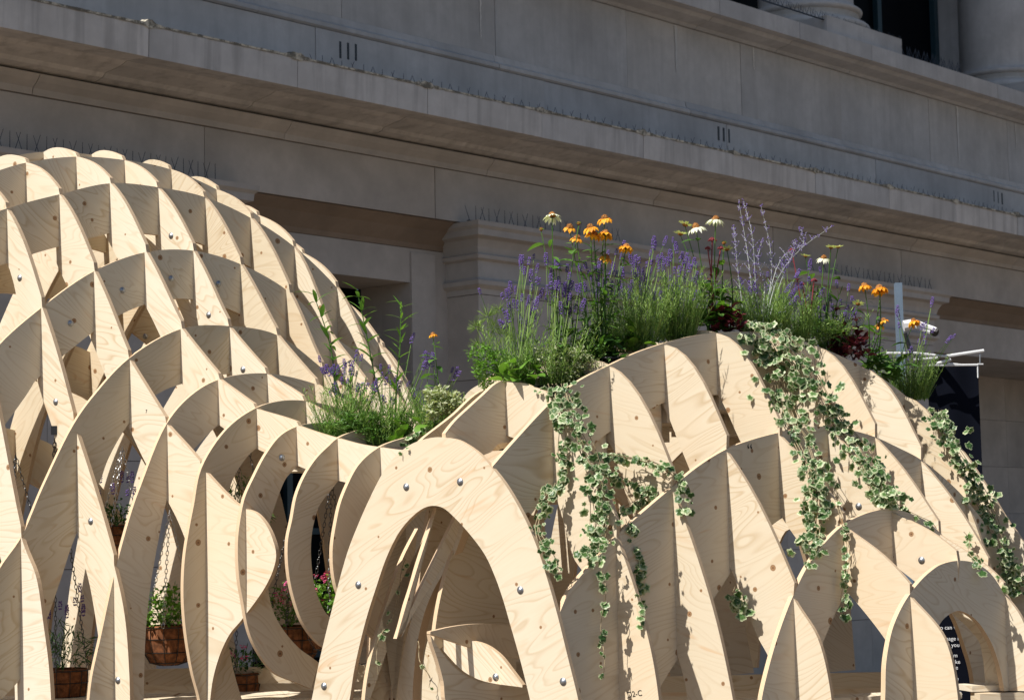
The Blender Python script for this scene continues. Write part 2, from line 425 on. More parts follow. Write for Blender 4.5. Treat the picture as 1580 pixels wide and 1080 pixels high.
# lichen crust on the cornice's top edge (lumpy, with a fat lump at each joint)
R_ = random.Random(3); mb = MB(); pts = []; a = A0
while a < A1:
    j = ((a - .16) % 1.36); j = min(j, 1.36 - j)
    pts.append((a, R_.uniform(.002, .006) + (.03 if j < .04 else .007 * (j < .12)) * R_.uniform(.6, 1.3))); a += .035
vs = []; fs = []
for k, (a, h) in enumerate(pts):
    oo = .609 + R_.uniform(-.002, .006)
    vs += [fac(a, .50, 3.561), fac(a, .54, 3.561 + h), fac(a, oo, 3.558 + h * .8), fac(a, oo, 3.548 - h * .5)]
    if k:
        b = (k - 1) * 4
        for q in range(3): fs.append((b + q, b + q + 1, b + q + 5, b + q + 4))
mb.add(vs, fs); lc = mb.build('lichen_edge', LICHEN, building)
lc['label'] = 'lumpy pale and black lichen crust along the cornice edge'
# plinth band above the cornice, weathered ledge, parapet wall and its sill course
course('plinth_block', R4(-.5, .0, 3.565, 4.02), A0, A1, 2.72, STONE_UP, off=.9)
course('ledge_mould', [(-.5, 4.026), (.0, 4.026), (.02, 4.04), (.02, 4.07), (-.03, 4.10), (-.05, 4.16), (-.5, 4.16)], A0, A1, 2.72, STONE_UP, off=.3)
course('parapet_block', R4(-.5, -.07, 4.166, 4.90), A0, A1, 1.82, STONE_UP, off=.35)
course('sill_course', [(-.5, 4.905), (-.05, 4.905), (-.02, 4.93), (.12, 4.955), (.16, 4.985), (.21, 4.985), (.25, 4.99), (.25, 5.16), (-.5, 5.17), (-1.6, 5.17), (-1.6, 4.905)], A0, A1, 1.36, STONE_UP, off=.5)
# pale lime run-off stains below the sill joints
STAIN = mat_stone('pale lime run off', (.66, .66, .64))
for sx, sy0, sy1, ww in ((1042, 30, 112, .022), (1162, 62, 108, .012), (1476, 150, 248, .024), (1566, 178, 230, .012), (741, 0, 60, .010)):
    a_, zt_ = bp(sx, sy0, -.066); zb_ = bp(sx, sy1, -.066)[1]; zt_ = min(zt_, 4.895); RS = random.Random(sx); n_ = 14; vs_ = []
    c_ = fac(a_, -.066, (zt_ + zb_) / 2)
    for k in range(n_ + 1):
        t_ = k / n_; w_ = ww * (1 - t_) ** .5 * RS.uniform(.5, 1.15) + .002; o_ = RS.uniform(-.004, .004); z_ = zt_ + (zb_ - zt_) * t_
        vs_ += [fac(a_ + o_ - w_, -.0655, z_) - c_, fac(a_ + o_ + w_, -.0655, z_) - c_]
    m_ = MB(); m_.add(vs_, [(2 * k, 2 * k + 1, 2 * k + 3, 2 * k + 2) for k in range(n_)])
    link_mesh('runoff_stain', m_.mesh('runoff_stain', STAIN), building, loc=c_)
# drainage slots cut in the plinth band: three slits at each of three places
for cx, cy in ((537, 78), (1117, 207), (1540, 304)):
    for k in (-1, 0, 1):
        a, z = bp(cx + k * (12 if cx < 600 else 8 if cx < 1200 else 6.5), cy + k * 2, .002)
        s = extrude('drain_slot', R4(-.01, .004, z - .075, z + .06), a - .011, a + .011, BLACKP)
# upper storey: columns on plinths, dark window, pier
def column(a, o, z, r, parent):
    c = fac(a, o, z)
    col = empty('column', c, TF * 0, parent); PARENT_INV[col.name] = None
    return c
def lathe_obj(name, prof, a, o, z, mat, parent, n=48):
    mb = MB(); mb.lathe(prof, (0, 0, 0), n)
    return link_mesh(name, mb.mesh(name, mat, True), parent, loc=fac(a, o, z))
def tprof(r, z0, h, bul, n=8):
    return [(r + bul * math.sin(math.pi * k / n), z0 + h * (.5 - .5 * math.cos(math.pi * k / n))) for k in range(n + 1)]
for ca in (5.97, 10.35):
    R = .60
    extrude('column_plinth', R4(-1.32, .16, 5.175, 5.37), ca - .74, ca + .74, STONE_UP)
    base = [(R * .3, 5.32 - 5.3)] + tprof(R, .02, .12, .09) + [(R - .02, .15), (R - .05, .165), (R - .06, .20), (R - .03, .23)] + tprof(R - .04, .235, .07, .05) + [(R - .06, .31), (R - .08, .36), (R - .085, .45), (R - .10, 3.2), (.1, 3.2)]
    lathe_obj('column', base, ca, -.58, 5.35, STONE_UP, building)
ex = extrude('window_pier', R4(-1.9, -.95, 5.175, 8.6), 10.07, 10.396, STONE_UP)
extrude('window_pier', R4(-1.9, -.75, 5.175, 8.6), 10.4, 13.6, STONE_UP)
extrude('window_pier', R4(-1.9, -.95, 5.175, 8.6), -7.5, 4.4, STONE_UP)
extrude('window_glass', R4(-1.40, -1.35, 5.175, 8.6), 4.4, 10.9, GLASSD)
for a in (5.0, 6.4, 7.8, 8.6, 9.95, 10.3):
    extrude('window_frame', R4(-1.34, -1.27, 5.175, 8.6), a, a + .09, FRAMET)
extrude('upper_wall', R4(-2.2, -.3, 8.61, 14.5), A0, A1, STONE_UP)

# ground storey: piers with moulded caps, wall panels, deep openings
capprof = [(-.36, 2.075), (.004, 2.075), (.008, 2.12), (.05, 2.15), (.055, 2.185), (.03, 2.20), (.012, 2.215), (.012, 2.355), (.05, 2.37), (.058, 2.40), (.03, 2.415), (.045, 2.47), (.075, 2.525), (.082, 2.53), (.135, 2.548), (.14, 2.60), (.165, 2.625), (.168, 2.662), (-.36, 2.662)]
def pier(a0, a1):
    # body in courses, cap with returns on its two ends
    z = -1.6
    while z < 2.07:
        h = .74 if z < 1.2 else (.74 if z + .74 < 2.07 else 2.07 - z)
        z1 = min(z + .735, 2.07)
        n = max(1, round((a1 - a0) / 1.5)); off = (.5 if int((z + 1.6) / .74) % 2 else 0)
        for k in range(n):
            s = a0 + (a1 - a0) * k / n; e = a0 + (a1 - a0) * (k + 1) / n
            extrude('pier_block', R4(-.5, .0, z, z1), s + (.0 if k == 0 else .002), e - (.0 if k == n - 1 else .002), STONE)
        z += .74
    mb = MB(); rings = []
    ac = (a0 + a1) / 2
    for o, zz in capprof:
        ex_ = max(o, 0)
        rings.append([fac(a0 - ex_, -.5, zz), fac(a0 - ex_, o if o > -.1 else -.36, zz), fac(a1 + ex_, o if o > -.1 else -.36, zz), fac(a1 + ex_, -.5, zz)])
    # only the visible profile (drop hidden first and last)
    rings = rings[1:-1]
    top = rings[-1]; bot = rings[0]
    vs = [p for r in rings for p in r]; fs = []
    for i in range(len(rings) - 1):
        for k in range(3): fs.append((i * 4 + k, (i + 1) * 4 + k, (i + 1) * 4 + k + 1, i * 4 + k + 1))
    nn = (len(rings) - 1) * 4
    fs.append((nn, nn + 3, nn + 2, nn + 1)); fs.append((0, 1, 2, 3))
    c = fac(ac, 0, 2.3); mb.add([p - c for p in vs], fs)
    link_mesh('pier_cap', mb.mesh('pier_cap', STONE), building, loc=c)
def bay(a0, a1, w0, w1, zh, depth, back, glass=True):
    """wall panel at o=-.36 between two piers with an opening w0..w1 up to zh"""
    extrude('wall_panel', R4(-.7, -.36, -1.6, 2.455), a0, w0 - .0, STONE_DK if False else STONE)
    extrude('wall_panel', R4(-.7, -.36, -1.6, 2.455), w1, a1, STONE)
    extrude('window_lintel', R4(-.7, -.36, zh, 2.455), w0 + .002, w1 - .002, STONE)
    # reveals
    extrude('window_reveal', R4(-.36 - depth, -.702, -1.6, zh + .3), w1 + .002, w1 + .4, STONE)
    extrude('window_reveal', R4(-.36 - depth, -.702, -1.6, zh + .3), w0 - .4, w0 - .002, STONE)
    extrude('window_soffit', R4(-.36 - depth, -.702, zh + .001, zh + .3), w0, w1, STONE)
    if glass:
        extrude('window_glass', R4(-.36 - depth - .06, -.36 - depth - .02, -1.6, zh + .3), w0, w1, GLASSD)
        k = w0 + .05
        while k < w1:
            extrude('window_frame', R4(-.36 - depth - .02, -.36 - depth + .03, -1.6, zh), k, k + .06, FRAMET); k += .85
        for zz in (-.9, .1, 1.1): extrude('window_frame', R4(-.36 - depth - .018, -.36 - depth + .02, zz, zz + .05), w0, w1, FRAMET)
    else:
        z = -1.6; q = 0
        while z < zh + .2:
            n = 4
            for k in range(n):
                s = w0 + (w1 - w0) * k / n; e = w0 + (w1 - w0) * (k + 1) / n
                extrude('niche_block', R4(-.36 - depth - .3, -.36 - depth, z, min(z + .616, zh + .3)), s + .002, e - .002, STONE)
            z += .62; q += 1
pier(0.0, 7.42); pier(-7.5, -2.72)
aj, zj = bp(633, 436, -.36); al, zl = bp(669, 390, -.36)
bay(-2.72, 0.0, -2.2, aj, zj, .62, None, True)
arj, zr = bp(1514, 551, -.36)
bay(7.42, 16.0, arj - 1.25, 14.0, zr, 1.5, None, False)
extrude('panel_margin', R4(-.5, -.345, -1.6, 2.42), aj + .002, al, STONE)

# street side wall and opposite bounce: nothing else stands in view of the sky

# bird spikes on the caps and ledges
def spikes(x0, x1, ya, yb, o, n, h, label, fan=True, ztop=None):
    e0 = bp(x0, ya, o); e1 = bp(x1, yb, o); z = ztop
    root = empty('bird_spike_strip', fac((e0[0] + e1[0]) / 2, o, z)); tag(root, label, 'bird spikes', 'bird spike strips on the ledges')
    extrude('base_strip', R4(o - .012, o + .012, z + .002, z + .008), e0[0], e1[0], SPIKE, parent=root)
    mbs = []
    for v in range(3):
        mb = MB(); dx = (-.26, 0, .26)[v]
        mb.tube([(0, 0, 0), (F3.x * h * dx + O3.x * .02 * (v - 1), F3.y * h * dx + O3.y * .02 * (v - 1), h)], [.0034, .002], 3)
        mbs.append(mb.mesh('spike', SPIKE))
    for k in range(n):
        a = e0[0] + (e1[0] - e0[0]) * (k + .5) / n
        link_mesh('spike', mbs[k % 3] if fan else mbs[1], root, loc=fac(a, o + (.008 if k % 2 else -.008), z + .006))
spikes(-60, 335, 235, 275, .06, 44, .13, 'thin steel bird spikes on the stone cap behind the wooden dome', True, 2.664)
spikes(722, 960, 345, 375, .05, 34, .13, 'row of bird spikes on the stone cap behind the orange flowers', True, 2.664)
spikes(1255, 1440, 425, 455, .05, 34, .13, 'row of bird spikes on the cap above the security camera', True, 2.664)
spikes(1395, 1482, 78, 100, .2, 40, .11, 'bird spikes on the sill under the dark upper window', True, 5.172)
spikes(1150, 1390, 20, 70, .12, 80, .08, 'bird spikes around the base of the upper stone column', True, 5.322)
spikes(480, 1560, 100, 310, .45, 150, .09, 'long row of bird spikes standing on the main cornice', True, 3.562)

# ------------------------------------------------------------------ the timber pavilion: two families of upright plywood sheets
U = .22
uD = np.array([.79671131, -.60436007])                 # direction of the B sheets (towards the viewer, right)
vS = np.array([.83363077, .75377779]); vD = vS / np.linalg.norm(vS)   # direction of the A sheets (away, right)
LO = np.array([-9.55442765, 40.03107404]) * U; LU = U; LV = U
kk = 1.538; RO = np.array([-.23244712, 21.31560876]) * kk * U; RU = .7816991563 * kk * U
def PL(i, j): return LO + U * (i * uD + j * vS)
def PR(r, c): return RO + RU * (r * uD + c * vS)
ZB = -.60                                              # bench top the sheets stand on
class Plane:
    """upright plane through p with direction d; side +1: body lies behind the traced face"""
    def __init__(s, fam, p, step, org):
        s.fam = fam; s.p = np.array(p); s.d = uD if fam == 'B' else vD
        n = np.array([-s.d[1], s.d[0]])
        if n @ s.p > 0: n = -n                          # towards the camera
        s.n = n; s.step = step; s.org = org
    def un(s, x, y):
        r = ray(x, y); t = (s.p @ s.n) / (r.x * s.n[0] + r.y * s.n[1])
        P = r * t; return ((P.x - s.p[0]) * s.d[0] + (P.y - s.p[1]) * s.d[1], P.z)
    def w(s, sc, z, off=0): return Vector((s.p[0] + s.d[0] * sc + s.n[0] * off, s.p[1] + s.d[1] * sc + s.n[1] * off, z))
def AL(i): return Plane('A', PL(i, 0), U * np.linalg.norm(vS), 0)
def BL(j): return Plane('B', PL(0, j), U, 0)
def AR(r): return Plane('A', PR(r, 0), RU * np.linalg.norm(vS), 0)
def BR(c): return Plane('B', PR(0, c), RU, 0)

pav = empty('timber_pavilion', (-.2, 8.4, ZB)); tag(pav, 'pale plywood lattice pavilion with two domes, arches and planted top', 'pavilion')
FINS = []
def conv(pl, L):
    o = []
    for q in L:
        if len(q) == 3: o.append((q[1] * pl.step, q[2]))     # ('g', index, z)
        else: o.append(pl.un(*q))
    return o
def crom(P, i, t):
    n = len(P); p = [np.array(P[max(0, min(n - 1, k))]) for k in (i - 1, i, i + 1, i + 2)]
    if i == 0: p[0] = 2 * p[1] - p[2]
    if i + 2 > n - 1: p[3] = 2 * p[2] - p[1]
    d = [max(np.linalg.norm(p[k + 1] - p[k]), 1e-6) ** .5 for k in range(3)]
    m1 = (p[2] - p[1]) + d[1] * ((p[1] - p[0]) / d[0] - (p[2] - p[0]) / (d[0] + d[1]))
    m2 = (p[2] - p[1]) + d[1] * ((p[3] - p[2]) / d[2] - (p[3] - p[1]) / (d[1] + d[2]))
    return (2*t**3-3*t**2+1)*p[1] + (t**3-2*t**2+t)*m1 + (-2*t**3+3*t**2)*p[2] + (t**3-t**2)*m2
def notched(P, k0, k1, step=.014, bul=.008, sub=7):
    """outline through the node points P; from node k0 to k1 every bay ends in a small step down at the crossing sheet"""
    o = []
    for i in range(len(P) - 1):
        N = sub
        for k in range(N + (1 if k0 <= i < k1 else 0)):
            t = k / N
            q = crom(P, i, t)
            if k0 <= i < k1:
                if k == N: t = 1.0
                tt = min(t, .93) if k == N else t * .93
                q = crom(P, i, tt); a = crom(P, i, min(tt + .02, 1)); b = crom(P, i, max(tt - .02, 0)); d = a - b; d /= max(np.linalg.norm(d), 1e-9)
                nrm = np.array([-d[1], d[0]])
                if nrm[1] < 0 and abs(d[1]) < .98: nrm = -nrm
                off = nrm + np.array([0, .6]); off /= np.linalg.norm(off)
                q = q + off * (step * t ** 1.6 + bul * math.sin(math.pi * t))
            o.append(tuple(q))
    o.append(tuple(P[-1])); return o
def cliphalf(poly, ax, lim, sg):
    res = []
    for k in range(len(poly)):
        a = poly[k]; b = poly[(k + 1) % len(poly)]
        ia, ib = sg * (a[ax] - lim) >= 0, sg * (b[ax] - lim) >= 0
        if ia: res.append(a)
        if ia != ib:
            q = (lim - a[ax]) / (b[ax] - a[ax]); res.append((a[0] + (b[0] - a[0]) * q, a[1] + (b[1] - a[1]) * q))
    return res
def fin(pl, outer, inner=None, w=.2, t=.02, sub=6, clip=True, isub=5, name='lattice_fin', hard=False, label=None, smin=None, smax=None, notch=None):
    if notch: o = notched(conv(pl, outer), *notch)
    else: o = spline(conv(pl, outer), sub) if not hard else conv(pl, outer)
    if inner is not None: inn = spline(conv(pl, inner), isub) if not hard else conv(pl, inner)
    else:
        # offset to the side of the body (below the arc)
        o_sv = o
        if notch: o = spline(conv(pl, outer), sub)
        inn = []
        for k, (s_, z) in enumerate(o):
            a = np.array(o[max(0, k - 2)]); b = np.array(o[min(len(o) - 1, k + 2)]); d = b - a; d /= max(np.linalg.norm(d), 1e-9)
            nrm = np.array([d[1], -d[0]])
            if (o[-1][0] - o[0][0]) < 0: nrm = -nrm
            inn.append((s_ + nrm[0] * w, z + nrm[1] * w))
        # drop folded-back points
        out2 = [inn[0]]
        sg = 1
        for k in range(1, len(inn)):
            d0 = np.array(o[k]) - np.array(o[k - 1]); d1 = np.array(inn[k]) - np.array(out2[-1])
            if d0 @ d1 > 0: out2.append(inn[k])
        inn = out2; o = o_sv
    poly = list(o) + list(reversed(inn))
    if clip: poly = cliphalf(poly, 1, ZB, 1)
    if smin is not None: poly = cliphalf(poly, 0, smin, 1)
    if smax is not None: poly = cliphalf(poly, 0, smax, -1)
    # clean duplicates
    cl = []
    for p in poly:
        if not cl or math.hypot(p[0] - cl[-1][0], p[1] - cl[-1][1]) > .0015: cl.append(p)
    if math.hypot(cl[0][0] - cl[-1][0], cl[0][1] - cl[-1][1]) < .0015: cl.pop()
    poly = cl
    ar = sum(poly[i][0] * poly[(i + 1) % len(poly)][1] - poly[(i + 1) % len(poly)][0] * poly[i][1] for i in range(len(poly)))
    if ar < 0: poly.reverse()
    # local frame: x along the sheet, y = away from the camera, z up; origin mid sheet
    s0 = sum(p[0] for p in poly) / len(poly); z0 = sum(p[1] for p in poly) / len(poly)
    n = len(poly); c = pl.w(s0, z0)
    xa = Vector((pl.d[0], pl.d[1], 0)); ya = Vector((-pl.n[0], -pl.n[1], 0))
    flip = xa.cross(ya).z < 0
    vs = [((p[0] - s0) * (-1 if flip else 1), 0, p[1] - z0) for p in poly] + [((p[0] - s0) * (-1 if flip else 1), t, p[1] - z0) for p in poly]
    if flip: xa = -xa
    front = tuple(range(n)); back = tuple(range(2 * n - 1, n - 1, -1))
    sides = [(i, i + n, (i + 1) % n + n, (i + 1) % n) for i in range(n)]
    if flip: front = front[::-1]; back = back[::-1]; sides = [q[::-1] for q in sides]
    me = bpy.data.meshes.new(name); me.from_pydata(vs, [], [front, back] + sides)
    me.materials.append(PLY); me.materials.append(EDGE)
    me.polygons.foreach_set('material_index', [0, 0] + [1] * n); me.update()
    ob = bpy.data.objects.new(name, me); COL.objects.link(ob)
    m4 = Matrix(((xa.x, ya.x, 0, c.x), (xa.y, ya.y, 0, c.y), (0, 0, 1, c.z), (0, 0, 0, 1)))
    ob.parent = pav; ob.matrix_parent_inverse = Matrix.Translation(pav.location).inverted(); ob.matrix_basis = m4
    if label: ob['label'] = label
    FINS.append((ob, m4, pl)); return ob

# ---- left dome, A sheets (i = row) : traced tops, carried on out of frame and down to the bench
zf = [('g', -5.6, ZB - .1), ('g', -5.2, .2), ('g', -4.4, .75)]
fin(AL(-1), [('g', -6.5, ZB - .1), ('g', -5.8, .5), ('g', -4, 1.22), ('g', -2, 1.58), (-9, 247), (68, 234.5), (141, 239), (219, 252), (290, 276), (361, 320), (425, 372), (490, 445), ('g', 8.4, .85), ('g', 9.4, .2), ('g', 9.9, ZB - .1)], w=.22)
fin(AL(-2), [('g', -6, ZB - .1), ('g', -5.4, .5), ('g', -3.5, 1.15), ('g', -1.5, 1.50), ('g', 1, 1.63), ('g', 3, 1.62), ('g', 5, 1.45), ('g', 7, 1.05), ('g', 8.6, .4), ('g', 9.4, ZB - .1)], w=.22)
fin(AL(-3), [('g', -5, ZB - .1), ('g', -4.5, .3), ('g', -2.8, .95), ('g', -1, 1.28), ('g', 1.5, 1.42), ('g', 4, 1.33), ('g', 6, 1.0), ('g', 7.6, .4), ('g', 8.6, ZB - .1)], w=.22)
fin(AL(-4), [('g', -3.8, ZB - .1), ('g', -3.2, .2), ('g', -1, .85), ('g', 2, 1.05), ('g', 4.6, .9), ('g', 6.4, .4), ('g', 7.6, ZB - .1)], w=.22)
fin(AL(-5), [('g', -2.2, ZB - .1), ('g', -1.5, .1), ('g', .2, .52), ('g', 2, .62), ('g', 4, .5), ('g', 5.6, .1), ('g', 6.3, ZB - .1)], w=.22)
fin(AL(0), [('g', -6.4, ZB - .1), ('g', -5.6, .45), ('g', -4, 1.15), ('g', -2, 1.52), (-40, 275), (41, 251), (119, 242), (190, 247), (261, 261), (335, 293), (397, 332), (467, 391), (530, 465), (591, 536), ('g', 9.2, .45), ('g', 9.9, ZB - .1)], w=.215)
fin(AL(1), [('g', -5.8, ZB - .1), ('g', -5, .3), ('g', -3.6, .95), ('g', -2, 1.32), (10, 322), (92, 300), (171, 283), (243, 289), (315, 304), (388, 337), (453, 380), (519, 443), (583, 529), ('g', 8.2, .62), ('g', 9.2, ZB - .1)], w=.215)
fin(AL(2), [('g', -4.6, ZB - .1), ('g', -3.9, .0), ('g', -3, .42), (-20, 560), (0, 531), (65, 474), (146, 418), (226, 389), (299, 387), (372, 408), (447, 451), (511, 515), (575, 566), ('g', 7.4, .45), ('g', 8.4, ZB - .1)], w=.215)
fin(AL(3), [(-60, 1090), (-42, 960), (0, 876), (33, 828), (67, 750), (114, 654), (147, 608), (199, 553), (281, 507), (353, 503), (428, 517), (498, 569), (566, 625), ('g', 6, .38), ('g', 7.5, .2), ('g', 8, ZB - .1)],
    inner=[(-10, 1090), (20, 1060), (33, 1044), (68, 966), (92, 899), (114, 833), (154, 744), (167, 708), (197, 656), (240, 610), (281, 592), (353, 577), (428, 590), (498, 650), (566, 720), ('g', 5.6, .1), ('g', 6.8, -.1), ('g', 7.4, ZB - .1)], w=.21)
fin(AL(4), [(136, 1095), (142, 1044), (156, 980), (176, 888), (192, 827), (206, 780), (217, 750), (257, 654), (295, 610), (339, 585), (411, 576), (489, 593), (556, 620), ('g', 6, .40), ('g', 7.4, .30), ('g', 8, ZB - .1)],
    inner=[(221, 1100), (225, 974), (233, 899), (244, 836), (257, 772), (275, 720), (300, 692), (339, 655), (375, 645), (411, 650), (489, 668), (556, 715), ('g', 6, .15), ('g', 7, .0), ('g', 7.4, ZB - .1)])
fin(AL(5), [(310, 1100), (308, 1078), (297, 1035), (287, 974), (283, 919), (285, 863), (292, 816), (299, 780), (311, 722), (350, 662), (394, 630), (430, 619), (469, 618), (519, 628), (560, 640), ('g', 6, .42), ('g', 7, .40)],
    inner=[(380, 1100), (362, 1040), (350, 980), (343, 920), (342, 860), (345, 800), (356, 748), (369, 722), (383, 703), (396, 692), (430, 686), (469, 690), (519, 712), (560, 730), ('g', 6, .2), ('g', 7, .2)])
fin(AL(6), [(480, 1062), (456, 1052), (422, 1036), (394, 997), (383, 969), (375, 927), (369, 891), (367, 836), (371, 800), (378, 767), (392, 736), (411, 700), (433, 672), (461, 657), (500, 652), (535, 655), ('g', 4, .43), ('g', 6.5, .42)],
    inner=[(492, 1022), (480, 1013), (462, 1000), (439, 974), (422, 944), (414, 910), (411, 870), (412, 830), (418, 800), (425, 778), (439, 742), (448, 730), (460, 720), (500, 715), (535, 722), ('g', 4, .25), ('g', 6.5, .25)])
fin(AL(7), [(540, 1012), (518, 1006), (494, 994), (469, 963), (456, 930), (446, 886), (444, 836), (451, 800), (458, 764), (472, 731), (489, 706), (506, 689), (521, 676), (560, 662), (599, 660), ('g', 4, .42), ('g', 5.5, .42)],
    inner=[(560, 962), (530, 964), (506, 949), (492, 924), (483, 891), (480, 836), (486, 800), (494, 778), (511, 756), (524, 741), (560, 730), (599, 730), ('g', 4, .25), ('g', 5.5, .25)])
fin(AL(8), [(600, 1000), (565, 975), (535, 940), (518, 902), (513, 850), (520, 800), (525, 778), (533, 756), (550, 722), (567, 703), (587, 689), (606, 681), (628, 674), (665, 655), ('g', 3.4, .45), ('g', 4.6, .45)],
    inner=[(620, 950), (590, 925), (568, 890), (560, 850), (563, 810), (572, 780), (587, 760), (606, 750), (628, 745), (665, 735), ('g', 3.4, .27), ('g', 4.6, .27)])

# ---- left dome, B sheets (j = column)
def farB(h): return [('g', -6.6, ZB - .1), ('g', -6.0, h * .12 - .2), ('g', -5, h * .42), ('g', -4, h * .64), ('g', -3, h * .82)]
fin(BL(-4), farB(1.0) + [('g', -2, .95), ('g', -1, 1.0), ('g', 0, .85), ('g', 1, .45), ('g', 1.8, ZB - .1)], w=.2)
fin(BL(-3), farB(1.25) + [('g', -2, 1.2), ('g', -1, 1.27), ('g', 0, 1.22), ('g', 1, .95), ('g', 2, .38), ('g', 2.6, ZB - .1)], w=.2)
fin(BL(-2), farB(1.45) + [('g', -2, 1.4), ('g', -1, 1.48), ('g', 0, 1.48), ('g', 1, 1.27), (-20, 560), (33, 829), (56, 891), (67, 963), (75, 1024), (80, 1100)],
    inner=[('g', -5.8, ZB - .1), ('g', -4, .5), ('g', -2, 1.15), ('g', 0, 1.2), ('g', 1, .9), (-80, 640), (-50, 760), (-10, 830), (10, 900), (20, 1000), (24, 1100)], notch=(6, 10))
fin(BL(-1), farB(1.55) + [('g', -2, 1.5), ('g', -1, 1.6), (-40, 275), (10, 322), (65, 474), (114, 654), (176, 872), (192, 947), (199, 1030), (201, 1100)],
    inner=[('g', -5.6, ZB - .1), ('g', -4, .7), ('g', -2, 1.3), (-40, 355), (8, 400), (35, 500), (62, 603), (82, 664), (100, 735), (115, 800), (125, 850), (139, 905), (153, 990), (160, 1040), (163, 1100)], notch=(6, 11))
fin(BL(0), farB(1.62) + [('g', -2, 1.60), (-9, 247), (41, 251), (92, 300), (146, 418), (199, 553), (257, 654), (311, 721), (369, 780), (394, 791), (408, 806), (419, 827), (426, 855), (422, 877), (411, 902), (396, 925), (381, 945), (371, 958), (355, 977), (344, 998), (336, 1019), (328, 1050), (322, 1100)],
    inner=[('g', -5.4, ZB - .1), ('g', -4, .8), ('g', -2, 1.38), (20, 312), (70, 375), (105, 445), (143, 530), (175, 610), (197, 656), (225, 715), (256, 768), (275, 805), (290, 845), (302, 900), (309, 960), (311, 1020), (311, 1100)], notch=(6, 12))
fin(BL(1), farB(1.66) + [('g', -2, 1.63), (68, 234.5), (119, 242), (171, 283), (226, 389), (281, 507), (339, 585), (394, 630), (461, 657), (490, 667), (521, 676), (555, 685), (587, 690), (620, 694), (650, 692)],
    inner=[('g', -5.2, ZB - .1), ('g', -4, .85), ('g', -2, 1.42), (100, 300), (150, 345), (190, 415), (226, 475), (255, 535), (281, 592), (312, 632), (339, 656), (368, 676), (396, 692), (428, 706), (461, 719), (490, 731), (521, 741), (555, 749), (587, 757), (620, 760), (650, 760)], notch=(6, 13))
for j, seq, hh in ((2, [(141, 239), (190, 247), (243, 289), (299, 387), (353, 503), (411, 576), (469, 618), ('g', 6, .48), ('g', 7, .44), ('g', 8.5, .43)], 1.66),
                   (3, [(219, 252), (261, 261), (315, 304), (372, 408), (428, 517), (489, 593), ('g', 5, .57), ('g', 6, .48), ('g', 7.8, .44)], 1.64),
                   (4, [(290, 276), (335, 293), (388, 337), (447, 451), (498, 569), ('g', 4, .62), ('g', 5, .5), ('g', 7.4, .44)], 1.58),
                   (5, [(361, 320), (397, 332), (453, 380), (511, 515), ('g', 3, .72), ('g', 4, .5), ('g', 5.3, .2), ('g', 6.2, ZB - .1)], 1.45),
                   (6, [(425, 372), (467, 391), (519, 443), (575, 566), ('g', 3, .58), ('g', 4, .3), ('g', 5, -.1), ('g', 5.4, ZB - .1)], 1.28),
                   (7, [(490, 445), (530, 465), (583, 529), ('g', 2, .62), ('g', 3, .25), ('g', 4, -.3), ('g', 4.3, ZB - .1)], 1.0),
                   (8, [('g', -1, 1.08), (591, 536), ('g', 1, .62), ('g', 2, .2), ('g', 3, -.4), ('g', 3.2, ZB - .1)], .8)):
    fin(BL(j), farB(hh) + [('g', -2, hh - .06)] + seq, w=.205, notch=(6, 5 + len(seq) - 1))

# ---- middle and right dome, A sheets
zk = .02
fin(AR(-1.9), [(640, 690), (655, 675), (677, 658), (700, 640), (740, 605), ('g', 2.2, .62), ('g', 4, .78), ('g', 6, .74), ('g', 7.6, .5), ('g', 8.8, -.05), ('g', 9.1, ZB - .1)], w=.24, smin=.004)
fin(AR(-.8), [(672, 692), (684, 673), (702, 650), (723, 630), (744, 611), (770.5, 589), (800, 588), ('g', 2.4, .66), ('g', 3.4, .74), ('g', 4.6, .80), ('g', 6, .80), ('g', 7.4, .70), ('g', 8.6, .55), ('g', 10, .25), ('g', 11, -.1), ('g', 11.4, ZB - .1)],
    inner=[(690, 775), (744, 704), (758, 697), (771.5, 684), ('g', 1.6, .36), ('g', 2.4, .44), ('g', 3.4, .52), ('g', 4.6, .58), ('g', 6, .57), ('g', 7.2, .45), ('g', 8.4, .32), ('g', 9.6, .02), ('g', 10.4, -.3), ('g', 10.7, ZB - .1)], smin=.004)
for r, h in ((-2.9, .62), (-3.8, .30)):
    fin(AR(r), [('g', 1.3, ZB - .1), ('g', 1.5, h * .3 - .2), ('g', 2.1, h * .8), ('g', 3, h + .08), ('g', 4.6, h + .12), ('g', 6.0, h), ('g', 7, h * .5), ('g', 8.0, ZB - .1)], w=.52 if r > -3 else .2)
fin(AR(0), [(750, 732), (758, 722), (802, 672), (851.5, 620), (893, 588), (939.5, 564), (980, 545), (1023.5, 530), (1066, 519), (1105, 513.5), (1145, 512), (1182, 515), (1220, 522), (1254.5, 532), (1292, 547), (1327, 564), (1362, 584), (1395.5, 609), (1440, 650), (1463, 676), ('g', 10, .20), ('g', 10.8, -.1), ('g', 11.2, ZB - .1)],
    inner=[(795, 825), (818, 796), (833, 776), (853, 756), (890, 712), (931, 673), (943, 665), (998, 634), (1025.5, 621), (1066, 613), (1108, 609), (1145, 611), (1190, 617), (1254.5, 636), (1327, 672), (1395, 728), (1440, 790), ('g', 9.3, .0), ('g', 9.9, -.35), ('g', 10.1, ZB - .1)], smin=.004)
